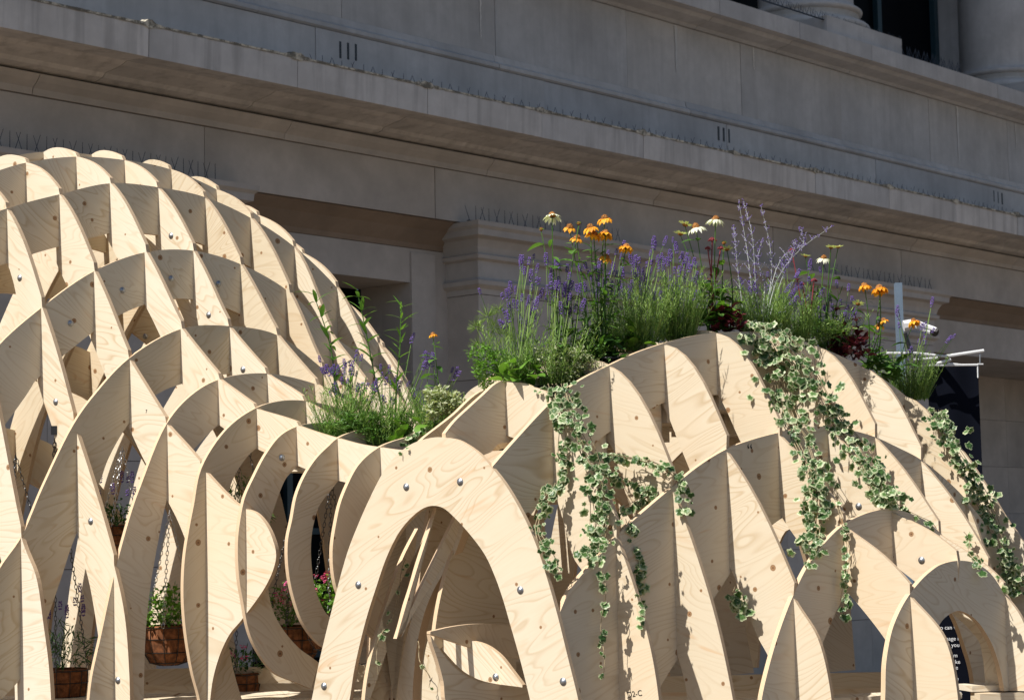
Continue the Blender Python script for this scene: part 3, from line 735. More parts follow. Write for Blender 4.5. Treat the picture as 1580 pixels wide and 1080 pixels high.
fin(AR(1), [(850, 1115), (852, 1060), (854, 1000), (858, 957), (864, 944), (878, 912), (898, 886), (918.5, 864), (951, 827), (1000, 783), (1037, 752), (1078, 719), (1120.5, 693), (1161, 678), (1203, 667), (1240, 660), (1277, 658), (1315, 664), (1350, 674), (1385, 690), (1421, 709), (1460, 740), (1490, 770), (1525, 815), (1556, 866), (1585, 930), (1600, 1000), (1608, 1100)],
    inner=[(990, 1110), (1023, 1052), (1047, 1014), (1080, 960), (1101, 924), (1129, 881), (1155, 845), (1181, 819), (1207, 799), (1240, 786), (1277, 778), (1315, 776), (1350, 776), (1385, 778), (1423, 786), (1460, 815), (1490, 856), (1520, 915), (1540, 985), (1550, 1100)], isub=5, smin=.004)
fin(AR(2), [(1174, 1095), (1176, 1074), (1189, 1019), (1204, 970), (1224, 918), (1247, 872), (1271, 839), (1302, 809), (1326, 796), (1350, 788), (1375, 785), (1405, 792), (1432, 805), (1449, 820), (1490, 862), (1524, 905), (1556, 962), (1570, 1020), (1576, 1100)],
    inner=[(1255, 1100), (1261, 1030), (1268, 997), (1276, 976), (1289, 946), (1303, 920), (1325, 893), (1350, 876), (1376, 869), (1412, 888), (1445, 915), (1471, 950), (1490, 1000), (1500, 1035), (1508, 1100)])
fin(AR(3), [(1365, 1095), (1366, 1065), (1367, 1025), (1372, 991), (1378, 967), (1390, 939), (1402.5, 918), (1421, 895), (1436, 881), (1451, 871), (1479, 864.6), (1506, 869), (1528, 884), (1547.5, 913), (1566, 955), (1585, 1010), (1596, 1100)],
    inner=[(1430, 1100), (1432, 1050), (1436, 1010), (1443, 980), (1451, 961), (1464, 948), (1480, 942), (1506, 956), (1528, 988), (1540, 1019), (1548, 1055), (1552, 1100)])

# ---- right dome, B sheets
def farR(h): return [('g', -4.6, ZB - .1), ('g', -4.3, h * .1 - .25), ('g', -3.7, h * .45), ('g', -2.9, h * .75), ('g', -2.0, h * .92)]
# the big front arch: two sheets laid face to face
arch_o = [(473, 1110), (480.6, 1080), (491.7, 1024), (511, 944), (536, 852), (553, 808), (567, 776), (581, 747), (594, 724), (611, 703), (633, 686), (655.6, 677.5), (672, 674.5), (686, 675), (705, 678.5), (723, 688), (742, 702.6), (762, 725), (781, 750), (809, 799), (830, 848), (845.5, 896.7), (861, 952), (876, 1013), (891, 1074), (898, 1110)]
arch_i = [(531, 1110), (539, 1080), (547, 1030), (564, 958), (580.6, 905), (597, 858), (617, 819), (639, 794), (655, 783), (668, 780), (684, 783.6), (705, 802), (729, 829), (749, 857), (763, 887.5), (775, 921), (787.5, 964), (803, 1019), (818, 1080), (824, 1110)]
fin(BR(0), arch_o, inner=arch_i, t=.019, name='front_arch', label='frontmost tall pointed plywood arch with zinc bolts')
_pl = BR(0); _pl.p = _pl.p - _pl.n * .0215
fin(_pl, [('g', *_x) if False else _x for _x in arch_o], inner=arch_i, t=.019, name='front_arch_backing')
fin(BR(1), [('g', -2.2, .52), ('g', -1.6, .56), (770.5, 589), (788, 590), (807, 591), (825, 598), (841, 604), (851.5, 619), (951, 828), (1001, 988), (1016.6, 1080), (1018, 1110)],
    inner=[('g', -2.2, .28), ('g', -1.6, .32), (770.5, 671), (781, 672), (795, 677), (815, 690), (840, 722), (855, 757), (868, 800), (885, 860), (901, 885), (915, 930), (930, 1000), (938, 1060), (940, 1110)], notch=(7, 8, .03, .03), smin=-.216)
fin(BR(2), [('g', -4.6, ZB - .1), ('g', -4.2, -.1), ('g', -3.6, .2), (705, 643), (712, 620), (722, 605), (738, 594), (760, 586), (800, 575), (850, 562), (895, 556), (939.5, 565), (1037, 755), (1100, 939), (1131, 1080), (1135, 1110)],
    inner=[('g', -4.1, ZB - .1), ('g', -3.7, -.2), ('g', -3.2, .05), (740, 690), (780, 668), (850, 645), (900, 650), (930, 673), (944, 690), (955, 725), (965, 760), (985, 820), (1005, 880), (1022, 935), (1036, 985), (1047, 1016), (1058, 1060), (1064, 1110)], notch=(11, 12, .034, .026))
fin(BR(3), farR(.62) + [('g', -1, .70), (1023.5, 531), (1120.5, 696), (1224, 922), (1262, 985), (1282, 1071), (1284, 1110)],
    inner=[('g', -4.1, ZB - .1), ('g', -3.2, .2), ('g', -2, .42), ('g', -1, .50), (1000, 600), (1025, 630), (1046, 680), (1064, 724), (1085, 775), (1108, 835), (1129, 881), (1146, 921), (1166, 976), (1187, 1016), (1200, 1060), (1206, 1110)], notch=(6, 8, .034, .024))
fin(BR(4), farR(.72) + [('g', -1, .78), (1105.5, 514), (1203, 672), (1302, 812), (1404, 920), (1457.5, 985), (1477, 1068), (1479, 1110)],
    inner=[('g', -4.1, ZB - .1), ('g', -3.2, .25), ('g', -2, .48), ('g', -1, .56), (1080, 590), (1108, 611), (1141, 678), (1175, 745), (1207, 799), (1247, 854), (1285, 893), (1314, 921), (1345, 958), (1369, 991), (1385, 1020), (1398, 1060), (1403, 1110)], notch=(6, 9, .034, .024))
fin(BR(5), farR(.74) + [('g', -1, .80), (1182, 515), (1277, 661), (1375, 789), (1478.5, 868)],
    inner=[('g', -4.1, ZB - .1), ('g', -3.2, .25), ('g', -2, .48), ('g', -1, .58), (1150, 590), (1181, 612), (1215, 680), (1245, 735), (1277, 783), (1320, 825), (1376, 869), (1412, 897), (1445, 925), (1479, 942)], notch=(6, 9, .034, .024))
fin(BR(6), farR(.72) + [('g', -1, .78), (1254.5, 533), (1350, 675), (1449, 824), (1548, 916), (1577, 955), (1590, 1000), (1600, 1100)], w=.2, notch=(6, 9, .034, .024))
fin(BR(7), farR(.64) + [('g', -1, .70), (1327, 566), (1421, 711), (1524, 880), (1560, 930), (1590, 1000), (1600, 1100)], w=.2, notch=(6, 8, .034, .024))
fin(BR(8), farR(.52) + [('g', -1, .60), (1395.5, 611), (1490, 772), (1535, 898), (1560, 960), (1580, 1040), (1586, 1110)], w=.2, notch=(6, 7, .034, .024))
fin(BR(9), farR(.35) + [('g', -1, .48), (1463, 676), (1524, 753), (1553, 800), (1580, 838), (1610, 900), (1630, 990), (1640, 1110)], w=.2)
# low curved sheets and legs seen through the front arch
fin(AR(-1.25), [(612, 985), (618, 966), (626, 935), (635, 907), (645, 872), (657, 835), (666, 808), (674, 783)], inner=[(712, 780), (708, 810), (704, 832), (694, 855), (682, 876), (655, 920), (635, 952), (620, 982)], clip=False)
fin(BR(.75), [(712, 788), (700, 828), (684, 868), (664, 905), (645, 930), (632, 965), (622, 1005), (614, 1060), (610, 1110)], inner=[(722, 792), (712, 826), (700, 858), (684, 884), (668, 912), (655, 945), (645, 985), (640, 1023), (637, 1060), (636, 1110)], t=.042)
fin(AR(-2.3), [(560, 1110), (566, 1050), (580, 985), (600, 920), (622, 860), (645, 815)], inner=[(668, 800), (650, 850), (634, 900), (620, 950), (612, 1000), (606, 1110)], t=.02)
fin(BR(.5), [(650, 1100), (652, 1040), (656, 1005), (663, 976)], inner=[(690, 1100), (680, 1060), (672, 1020), (664, 978)], clip=False)
fin(BR(.55), [(664, 976), (700, 984), (745, 993), (770, 1010), (790, 1035), (806, 1056)], inner=[(664, 978), (690, 1010), (715, 1035), (745, 1050), (806, 1060)], clip=False)
fin(AR(-.5), [(664, 979), (682, 1006), (705, 1032), (735, 1050), (765, 1055), (822, 1060)], inner=[(666, 990), (676, 1020), (684, 1050), (692, 1090), (822, 1090)], clip=False)
fin(AR(-1.5), [(668, 1000), (676, 940), (690, 880), (708, 830), (735, 795), (780, 785), (840, 800)], inner=[(674, 1004), (700, 985), (745, 968), (800, 962), (850, 970)], clip=False)
fin(AR(-1.0), [(664, 974), (700, 966), (740, 962), (790, 966), (835, 985)], inner=[(664, 978), (700, 990), (745, 1004), (790, 1014), (835, 1020)], clip=False)

# ---- bench the lattice stands on
def slab(name, pts, z0, z1, mat):
    n = len(pts); c = Vector((sum(p[0] for p in pts) / n, sum(p[1] for p in pts) / n, (z0 + z1) / 2))
    ar = sum(pts[i][0] * pts[(i + 1) % n][1] - pts[(i + 1) % n][0] * pts[i][1] for i in range(n))
    if ar < 0: pts = pts[::-1]
    mb = MB(); mb.add([Vector((p[0], p[1], z0)) - c for p in pts] + [Vector((p[0], p[1], z1)) - c for p in pts],
                      [tuple(range(n - 1, -1, -1)), tuple(range(n, 2 * n))] + [(i, (i + 1) % n, (i + 1) % n + n, i + n) for i in range(n)])
    return link_mesh(name, mb.mesh(name, mat), pav, loc=c)
def xy(x, y, z):                       # where the pixel's ray meets height z
    d = ray(x, y); t = z / d.z; return (d.x * t, d.y * t)
def rail(x0, y0, x1, y1, z, w, h, name='base_rail'):
    a = np.array(xy(x0, y0, z)); b = np.array(xy(x1, y1, z)); d = (b - a) / np.linalg.norm(b - a); n = np.array([-d[1], d[0]])
    if n[1] < 0: n = -n
    slab(name, [tuple(a), tuple(b), tuple(b + n * w), tuple(a + n * w)], z - h, z, PLY)
rail(-60, 1077, 472, 1079, ZB, .12, .1)
rail(1100, 1084, 1484, 1068, ZB, .16, .022)
rail(1104, 1094, 1480, 1078, ZB - .026, .12, .09)
rail(1500, 1058, 1640, 1053, ZB + .02, .14, .022)
rail(1512, 1070, 1640, 1066, ZB - .006, .10, .12)
# back boards and bench top deep inside
for k in range(3):
    y0 = 8.30 + k * .17
    slab('bench_board', [(-3.2, y0), (.1, y0), (.1, y0 + .16), (-3.2, y0 + .16)], ZB - .03, ZB - .008, PLY)
slab('back_board', [(-3.2, 8.88), (.35, 8.88), (.35, 8.90), (-3.2, 8.90)], ZB + .02, ZB + .09, PLY)
slab('back_board', [(-3.2, 8.93), (.35, 8.93), (.35, 8.95), (-3.2, 8.95)], ZB - .14, ZB + .016, PLY)
slab('back_board', [(.36, 8.60), (1.76, 8.60), (1.76, 8.62), (.36, 8.62)], ZB - .03, ZB + .035, PLY)
slab('back_board', [(.36, 8.66), (1.76, 8.66), (1.76, 8.68), (.36, 8.68)], ZB - .2, ZB - .034, PLY)

# ------------------------------------------------------------------ rays against the lattice (bolts and ivy rest on it)
_bv = []; _bf = []; _own = []
for k, (ob, m4, pl) in enumerate(FINS):
    b = len(_bv); me = ob.data
    _bv += [m4 @ v.co for v in me.vertices]
    me.calc_loop_triangles()
    for lt in me.loop_triangles:
        _bf.append(tuple(i + b for i in lt.vertices)); _own.append(k)
BVH = BVHTree.FromPolygons(_bv, _bf)
def hit(x, y):
    r = ray(x, y).normalized(); loc, nrm, idx, dist = BVH.ray_cast(Vector((0, 0, 0)), r)
    return (loc, _own[idx]) if loc else (None, None)

# bolts: zinc dome on a washer
mb = MB(); mb.lathe([(.0135, 0), (.0135, -.0022), (.0085, -.0024), (.0078, -.0045), (.0055, -.006), (.003, -.0068), (.0004, -.007)], (0, 0, 0), 14)
for k, (x, y, z) in enumerate(mb.v): mb.v[k] = (x, z, y)
mb.f = [f[::-1] for f in mb.f]
BOLT = mb.mesh('bolt', ZINC, True)
for x, y in ((30.5, 429), (264, 364), (322, 486), (86, 620), (224, 519), (375, 570), (109, 499), (189, 448), (264, 430), (337, 438), (140, 804), (182, 1049), (553, 902), (500, 1058), (627, 751), (710, 743), (803, 910), (869, 1051), (765, 1044), (1325, 781), (1422, 864), (435, 706)):
    loc, k = hit(x, y)
    if loc is None: continue
    ob, m4, pl = FINS[k]; mm = m4.copy(); mm.translation = loc
    b = bpy.data.objects.new('bolt', BOLT); COL.objects.link(b); b.parent = ob; b.matrix_parent_inverse = m4.inverted(); b.matrix_basis = mm
# marker marks and the stencilled code on the sheets
def fintext(txt, x, y, size, name, rot=0):
    loc, k = hit(x, y)
    if loc is None: return
    ob, m4, pl = FINS[k]
    cu = bpy.data.curves.new(name, 'FONT'); cu.body = txt; cu.size = size; cu.align_x = 'CENTER'
    to = bpy.data.objects.new('tmp', cu); COL.objects.link(to)
    dg = bpy.context.evaluated_depsgraph_get(); me = bpy.data.meshes.new_from_object(to.evaluated_get(dg)); bpy.data.objects.remove(to)
    me.materials.clear(); me.materials.append(INK)
    xx = Vector((-pl.n[1], pl.n[0], 0)); xx = xx if xx.x > 0 else -xx
    nn = Vector((pl.n[0], pl.n[1], 0)); zz = Vector((0, 0, 1))
    mm = Matrix(((xx.x, zz.x, nn.x, 0), (xx.y, zz.y, nn.y, 0), (xx.z, zz.z, nn.z, 0), (0, 0, 0, 1)))
    mm = Matrix.Translation(loc + nn * .0012) @ mm @ Matrix.Rotation(rot, 4, 'Z')
    b = bpy.data.objects.new(name, me); COL.objects.link(b); b.parent = ob; b.matrix_parent_inverse = m4.inverted(); b.matrix_basis = mm
fintext('D2-C', 980, 1074, .028, 'ink_mark', .15)
fintext('\u201c', 1157, 706, .075, 'ink_mark')
fintext('7', 226, 637, .02, 'ink_mark')

# ------------------------------------------------------------------ planting beds
def nodeR(r, c): p = PR(r, c); return p
zc = {}
for c, (x, y) in enumerate([(758, 722), (851.5, 622), (939.5, 565), (1023.5, 531), (1105.5, 514), (1182, 515), (1254.5, 533), (1327, 565), (1395.5, 609), (1463, 676)]):
    zc[c] = AR(0).un(x, y)[1]
mb = MB(); vs = []; fs = []
cs = [1.12, 1.5, 2, 2.5, 3, 3.5, 4, 4.5, 5, 5.5, 6, 6.5, 7, 7.5, 8, 8.5, 8.9]
def zsoil(c):
    k = int(c); return zc[k] + (zc[min(k + 1, 9)] - zc[k]) * (c - k)
for c in cs:
    for r in (-.74, -.5, -.25, -.09):
        p = PR(r, c); zz = min(zsoil(c), .62 + .05 * c) - .035 + RNG.uniform(-.008, .008)
        if c < 2: zz = max(zz, .57)
        vs.append((p[0], p[1], zz))
n4 = 4
for i in range(len(cs) - 1):
    for k in range(3): fs.append((i * n4 + k, i * n4 + k + 1, (i + 1) * n4 + k + 1, (i + 1) * n4 + k))
nb = len(vs); vs += [(v[0], v[1], v[2] - .07) for v in vs]
fs += [tuple(q + nb for q in f[::-1]) for f in fs]
for i in range(len(cs) - 1):
    for k in (0, 3): fs.append((i * n4 + k, (i + 1) * n4 + k, (i + 1) * n4 + k + nb, i * n4 + k + nb))
mb.add(vs, fs); tag(mb.build('soil_bed', SOIL, pav), kind='stuff')
for c in range(1, 9):
    for r0, r1 in ((-.76, -.07), (-1.84, -.86)):
        q = [PR(r0, c + .09), PR(r1, c + .09), PR(r1, c + .99), PR(r0, c + .99)]
        zt = min(zsoil(c), zsoil(min(c + 1, 8.9))) - .10
        if r0 < -1: zt -= .06
        slab('planter_box', [tuple(p) for p in q], zt - .20, zt, PLY)
# left bed between the domes
pa, pb, pc, pd = PL(5.15, 1.08), PL(9.3, 1.08), PL(9.3, 3.8), PL(5.15, 3.8)
slab('soil_bed', [tuple(pa), tuple(pb), tuple(pc), tuple(pd)], .335, .375, SOIL)
slab('planter_floor', [tuple(pa), tuple(pb), tuple(pc), tuple(pd)], .30, .333, PLY)

YR = [(640, 7.85), (705, 7.75), (770, 7.58), (850, 7.55), (940, 7.74), (1023, 7.94), (1105, 8.13), (1181, 8.31), (1254, 8.5), (1327, 8.7), (1395, 8.9), (1460, 9.08), (1520, 9.2)]
TR = [(700, 600), (770, 590), (850, 598), (900, 575), (940, 552), (1000, 532), (1070, 514), (1105, 508), (1150, 508), (1200, 515), (1255, 530), (1300, 548), (1350, 574), (1400, 608), (1445, 650)]
YL = [(440, 8.35), (500, 8.22), (560, 8.12), (620, 8.05), (700, 7.95)]
TL = [(440, 640), (480, 655), (520, 672), (590, 682), (640, 676), (700, 640)]
def Yr(x): return lerp_table(YR, x)
def top(x, left=False): return lerp_table(TL if left else TR, x)
def plant(name, label, cat, x, left=False, group=None, dy=.06):
    Y = (lerp_table(YL, x) if left else Yr(x)) + dy
    p = at(x, top(x, left) + 4, Y); e = empty(name, p); tag(e, label, cat, group); return e, Y

def rnd(a, b): return RNG.uniform(a, b)
# shared small meshes -------------------------------------------------
def octa(mb, c, r, rz, mi=0):
    c = Vector(c)
    vs = [c + Vector(q) for q in ((r, 0, 0), (0, r, 0), (-r, 0, 0), (0, -r, 0), (0, 0, rz), (0, 0, -rz))]
    mb.add(vs, [(0, 1, 4), (1, 2, 4), (2, 3, 4), (3, 0, 4), (1, 0, 5), (2, 1, 5), (3, 2, 5), (0, 3, 5)], mi)
def spikelet(h, mat, r0=.0055, gap=True):
    mb = MB(); z = 0; R = random.Random(int(h * 1e4))
    n = int(h / .0075)
    for k in range(n):
        if gap and k == 1: z += .004
        rr = r0 * (.75 + .5 * math.sin(math.pi * (k + .6) / n))
        for q in range(5):
            a = q * 1.2566 + k * .7 + R.uniform(-.2, .2)
            octa(mb, (math.cos(a) * rr, math.sin(a) * rr, z + R.uniform(-.002, .002)), .0028 * R.uniform(.8, 1.3), .0042)
        z += h / n
    return mb.mesh('flower_spike', mat)
LAVS = [spikelet(.035, VIOLET), spikelet(.048, VIOLET, .0062), spikelet(.026, VIOLET, .005), spikelet(.04, VIOLET, .0055, False)]
def leaf_mesh(name, mat, L, W, droop, shape='lance', seg=4, fold=.15, roll=0):
    mb = MB(); mb.strip_leaf((0, 0, 0), (0, 1, .15), (0, 0, 1), L, W, droop, seg, 0, fold, shape); return mb.mesh(name, mat)
def place_leaf(me, parent, p, az, pitch=0., roll=0., s=1., name='leaf'):
    o = bpy.data.objects.new(name, me); COL.objects.link(o); o.parent = parent
    inv = PARENT_INV.get(parent.name)
    if inv is None: inv = Matrix.Translation(parent.location).inverted(); PARENT_INV[parent.name] = inv
    o.matrix_parent_inverse = inv
    o.matrix_basis = Matrix.Translation(Vector(p)) @ Matrix.Rotation(az, 4, 'Z') @ Matrix.Rotation(pitch, 4, 'X') @ Matrix.Rotation(roll, 4, 'Y') @ Matrix.Scale(s, 4)
    return o
def stemcurve(a, b, bend=.02, n=4):
    a = Vector(a); b = Vector(b); off = Vector((rnd(-1, 1), rnd(-1, 1), 0)) * bend
    return [a.lerp(b, t) + off * math.sin(math.pi * t) for t in [k / n for k in range(n + 1)]]
def tuft(mb, c, n, h, spread, w=.0035, lean=.5, mi=0, hv=.7):
    for _ in range(n):
        a = rnd(0, 6.283); r = spread * math.sqrt(rnd(0, 1)); b = Vector(c) + Vector((math.cos(a) * r, math.sin(a) * r * .7, rnd(-.01, .01)))
        d = Vector((math.cos(a) * lean * rnd(.1, 1), math.sin(a) * lean * rnd(.1, 1), 1))
        mb.strip_leaf(b, d, (math.sin(a), -math.cos(a), .1), h * rnd(1 - hv, 1 + hv * .4), w * rnd(.7, 1.3), rnd(0, .35), 3, mi, .1, 'blade')
def lav_foliage(mb, c, n, h, spread, mi=0):
    """leafy lavender shoots: upright stems with short narrow leaves in pairs"""
    for _ in range(n):
        a = rnd(0, 6.283); r = spread * math.sqrt(rnd(0, 1)); b = Vector(c) + Vector((math.cos(a) * r, math.sin(a) * r * .7, 0))
        d = Vector((math.cos(a) * .7 * rnd(.1, 1), math.sin(a) * .7 * rnd(.1, 1), 1)).normalized(); L = h * rnd(.3, 1.25)
        mb.tube([b, b + d * L], [.0011, .0007], 3, mi, False)
        z = .01
        while z < L:
            p = b + d * z; q = rnd(0, 6.28)
            for k in (0, 1):
                dd = Vector((math.cos(q + k * 3.14), math.sin(q + k * 3.14), 1.1))
                mb.strip_leaf(p, dd, (0, 0, 1), rnd(.018, .034), .0032, .1, 2, mi, .1, 'lance')
            z += rnd(.012, .02)

def lavender(x, spikes, label, left=False, nf=60, h=.12, spread=.06, dy=.06, group='lavender clumps', extra=None):
    e, Y = plant('lavender_plant', label, 'lavender', x, left, group, dy)
    base = e.location
    h = h * 1.5; nf = int(nf * .95)
    mb = MB(); lav_foliage(mb, base, nf, h, spread); tuft(mb, base, nf, h * .8, spread)
    f = mb.build('foliage', G_LAV, e, origin=base); f['kind'] = 'stuff'
    h_ = h
    sm = MB()
    for (px, py) in spikes:
        p = at(px, py, Y + rnd(-.05, .05)); me = RNG.choice(LAVS); s = rnd(.6, 1.0)
        b = base + Vector((rnd(-.04, .04), rnd(-.03, .03), 0))
        path = stemcurve(b, p, .012); sm.tube(path, [.0014] * 4 + [.001], 3, 0, False)
        d = (path[-1] - path[-2]).normalized()
        q = Vector((0, 0, 1)).rotation_difference(d)
        o = bpy.data.objects.new('flower_spike', me); COL.objects.link(o); o.parent = e
        o.matrix_parent_inverse = Matrix.Translation(e.location).inverted()
        o.matrix_basis = Matrix.Translation(p - d * .018) @ q.to_matrix().to_4x4() @ Matrix.Scale(s, 4)
    st = sm.build('stems', G_LAV, e, origin=base)
    return e
def scatter(boxes):
    o = []
    for (x0, y0, x1, y1, n) in boxes:
        for _ in range(n): o.append((rnd(x0, x1), rnd(y0, y1)))
    return o
lavender(800, scatter([(800, 385, 830, 420, 9), (770, 440, 830, 500, 24), (738, 445, 740, 450, 1), (785, 470, 800, 476, 2), (815, 425, 845, 470, 8)]), 'lavender with tall violet spikes left of the orange flowers', nf=75, h=.15)
lavender(858, scatter([(840, 385, 880, 470, 26), (860, 440, 900, 480, 12)]), 'lavender clump just below the leftmost white coneflower', nf=60, h=.14)
lavender(925, scatter([(890, 400, 960, 470, 26), (935, 375, 965, 400, 5)]), 'lavender behind the orange flower cluster', nf=50, h=.14, dy=.12)
lavender(985, scatter([(960, 395, 1010, 460, 26), (1000, 370, 1030, 420, 9), (975, 395, 990, 430, 3)]), 'lavender with dense upright leafy shoots left of the white coneflowers', nf=130, h=.16, spread=.075)
lavender(1045, scatter([(1020, 400, 1075, 465, 28), (1028, 360, 1060, 400, 8), (1060, 395, 1085, 430, 6)]), 'lavender clump standing below the pair of white coneflowers', nf=130, h=.16, spread=.07)
lavender(1175, scatter([(1130, 420, 1240, 490, 20), (1215, 440, 1235, 470, 5)]), 'grassy lavender with few flowers below the russian sage', nf=140, h=.13, spread=.085)
lavender(1225, scatter([(1205, 400, 1268, 480, 16)]), 'thin lavender beside the dark red stonecrop on the right', nf=90, h=.13, spread=.07)
lavender(1290, scatter([(1262, 410, 1270, 420, 1), (1262, 430, 1320, 490, 14), (1300, 470, 1330, 500, 3), (1262, 455, 1280, 495, 3)]), 'lavender between white coneflower stems and burgundy leaves', nf=50, h=.12)
lavender(1405, scatter([(1383, 465, 1388, 500, 3), (1437, 463, 1441, 468, 2), (1420, 500, 1450, 520, 5), (1462, 515, 1474, 524, 3), (1400, 520, 1450, 560, 5)]), 'rightmost lavender arching over the dome beside the security camera', nf=140, h=.13, spread=.08)
lavender(530, scatter([(492, 545, 505, 575, 4), (505, 550, 545, 610, 22), (540, 570, 580, 615, 12), (545, 540, 560, 552, 3)]), 'lavender in front of the left dome between tall narrow leaved stems', True, nf=110, h=.13, spread=.09)
lavender(600, scatter([(580, 560, 640, 625, 18), (633, 518, 640, 530, 2), (640, 540, 665, 575, 6)]), 'lavender near the lone ochre bud in the low planter', True, nf=120, h=.12, spread=.09)
lavender(668, scatter([(655, 540, 672, 560, 3), (695, 565, 712, 590, 4)]), 'small lavender at the right end of the low planter', True, nf=60, h=.10, spread=.06)

# daisy-like heads ----------------------------------------------------
def daisy(petmat, nP, L, W, droop, cone_r, cone_h, up=.15, name='flower_head'):
    mb = MB()
    for k in range(nP):
        a = 6.283 * k / nP + rnd(-.1, .1); d = Vector((math.cos(a), math.sin(a), up + rnd(-.08, .08)))
        mb.strip_leaf(d * cone_r * .7, d, (0, 0, 1), L * rnd(.88, 1.1), W, droop * rnd(.8, 1.2), 3, 0, .18, 'broad')
    c = MB(); c.lathe([(cone_r * .5, -.004), (cone_r, 0)] + [(cone_r * math.cos(t), cone_h * math.sin(t)) for t in (.4, .8, 1.2, 1.5)], (0, 0, 0), 10)
    for _ in range(50):
        t = rnd(.1, 1.5); a = rnd(0, 6.28); p = Vector((cone_r * math.cos(t) * math.cos(a), cone_r * math.cos(t) * math.sin(a), cone_h * math.sin(t)))
        octa(c, p, .0014, .0026)
    return mb.mesh(name, petmat), c.mesh('flower_cone', CONE)
ECH = daisy(CREAM, 16, .031, .0105, 1.5, .0125, .015); ECHG = daisy(LIMEP, 14, .022, .008, .1, .010, .006, .35); HEL = daisy(ORANGE, 11, .021, .014, 1.7, .0095, .010)
HELD = daisy(ORANGE, 9, .017, .011, 1.9, .0095, .010); BUD = daisy(G_BRIGHT, 10, .008, .004, -.3, .007, .008, .5)
def head(kind, e, p, tilt=(0, 0), s=1.0):
    if kind in (HEL, HELD): s *= 1.35
    R_ = Matrix.Translation(p) @ Matrix.Rotation(rnd(0, 6.28), 4, 'Z') @ Matrix.Rotation(tilt[0], 4, 'X') @ Matrix.Rotation(tilt[1], 4, 'Y') @ Matrix.Scale(s, 4)
    o = bpy.data.objects.new('flower_head', kind[0]); COL.objects.link(o); o.parent = e
    o.matrix_parent_inverse = Matrix.Translation(e.location).inverted(); o.matrix_basis = R_
    c = bpy.data.objects.new('flower_cone', kind[1]); COL.objects.link(c); c.parent = o
NARROW = [leaf_mesh('leaf', G_MID, L, W, dr, 'lance', 4) for L, W, dr in ((.075, .016, .7), (.06, .014, .4), (.05, .012, 1.0))]
NARROWB = [leaf_mesh('leaf', G_BRIGHT, L, W, dr, 'lance', 4) for L, W, dr in ((.06, .010, .5), (.05, .008, .2))]
BROADM = [leaf_mesh('leaf', G_MID, L, W, dr, 'broad', 5) for L, W, dr in ((.085, .042, .8), (.065, .036, .5), (.075, .03, 1.1))]
BROADB = [leaf_mesh('leaf', G_BRIGHT, L, W, dr, 'broad', 5) for L, W, dr in ((.085, .036, .6), (.07, .034, .9), (.055, .028, .3))]
BROADD = [leaf_mesh('leaf', G_DARK, L, W, dr, 'broad', 5) for L, W, dr in ((.07, .035, .8), (.055, .03, .5))]
BURG = [leaf_mesh('leaf', G_BURG, L, W, dr, 'broad', 4, .3) for L, W, dr in ((.045, .035, .6), (.035, .03, 1.2), (.05, .022, .3))]
def flowerplant(name, label, cat, x, heads, leaves, nbase, left=False, dy=.04, lpm=5, group=None, stemmat=None, baseleaf=None, spread=.03):
    e, Y = plant(name, label, cat, x, left, group, dy); base = e.location; sm = MB()
    for (px, py, kind, s) in heads:
        p = at(px, py, Y + rnd(-.05, .05)); b = base + Vector((rnd(-.03, .03), rnd(-.02, .02), 0))
        path = stemcurve(b, p - Vector((0, 0, .004)), .018, 5); sm.tube(path, [.0032, .003, .0028, .0024, .002, .002], 4, 0, False)
        if kind: head(kind, e, p, (rnd(-.35, .35), rnd(-.35, .35)), s)
        for k in range(lpm):
            t = rnd(.15, .93); i = int(t * 5); q = path[i].lerp(path[min(i + 1, 5)], t * 5 - i)
            place_leaf(RNG.choice(leaves), e, q, rnd(0, 6.28), rnd(-.2, .7), rnd(-.4, .4), rnd(.7, 1.15) * (1.25 - t * .45))
    sm.build('stems', stemmat or G_MID, e, origin=base)
    for _ in range(nbase):
        place_leaf(RNG.choice(baseleaf or leaves), e, base + Vector((rnd(-spread, spread), rnd(-spread, spread), rnd(0, .09))), rnd(0, 6.28), rnd(0, 1.0), rnd(-.4, .4), rnd(.7, 1.15))
    return e
flowerplant('helenium_plant', 'sneezeweed with a bunch of orange yellow daisies at the left of the high planter', 'flowers', 925,
            [(879, 352, HELD, 1.1), (890, 369, HELD, 1.1), (933, 338, HEL, 1.1), (911, 352, HEL, 1.1), (916, 363, HEL, 1.15), (934, 361, HEL, 1.1), (966, 382, HEL, 1.05), (935, 398, HEL, .95)], NARROW, 70, lpm=17, spread=.06)
flowerplant('coneflower_plant', 'white coneflower with dark centre, leftmost of the white flowers', 'flowers', 875, [(852, 334, ECH, 1.15), (835, 355, BUD, 1.0), (893, 346, BUD, 1.0)], BROADM, 8, lpm=6)
flowerplant('coneflower_plant', 'pair of cream coneflowers with a greenish one behind above the lavender', 'flowers', 1095, [(1074, 352, ECH, 1.3), (1057, 348, ECHG, 1.2), (1050, 362, ECHG, 1.1), (1104, 340, ECH, 1.2)], BROADM, 6, lpm=3)
flowerplant('coneflower_plant', 'greenish young coneflowers left of the russian sage', 'flowers', 1128, [(1122, 386, ECHG, 1.0), (1117, 376, BUD, 1.1)], BROADB, 10, lpm=5)
flowerplant('coneflower_plant', 'small white and lime coneflowers on tall bare stems at the right', 'flowers', 1272, [(1271, 399, ECH, 1.0), (1282, 383, ECHG, .95), (1293, 382, ECHG, .95), (1243, 396, ECHG, .9), (1324, 470, ECHG, 1.0)], BROADM, 6, lpm=3)
flowerplant('helenium_plant', 'two orange daisies at the right of the high planter', 'flowers', 1345, [(1334, 442, HEL, 1.1), (1357, 446, HEL, 1.3), (1359, 449, HEL, 1.1), (1364, 495, HELD, .9), (1357, 503, HELD, 1.1)], NARROW, 25, lpm=7)
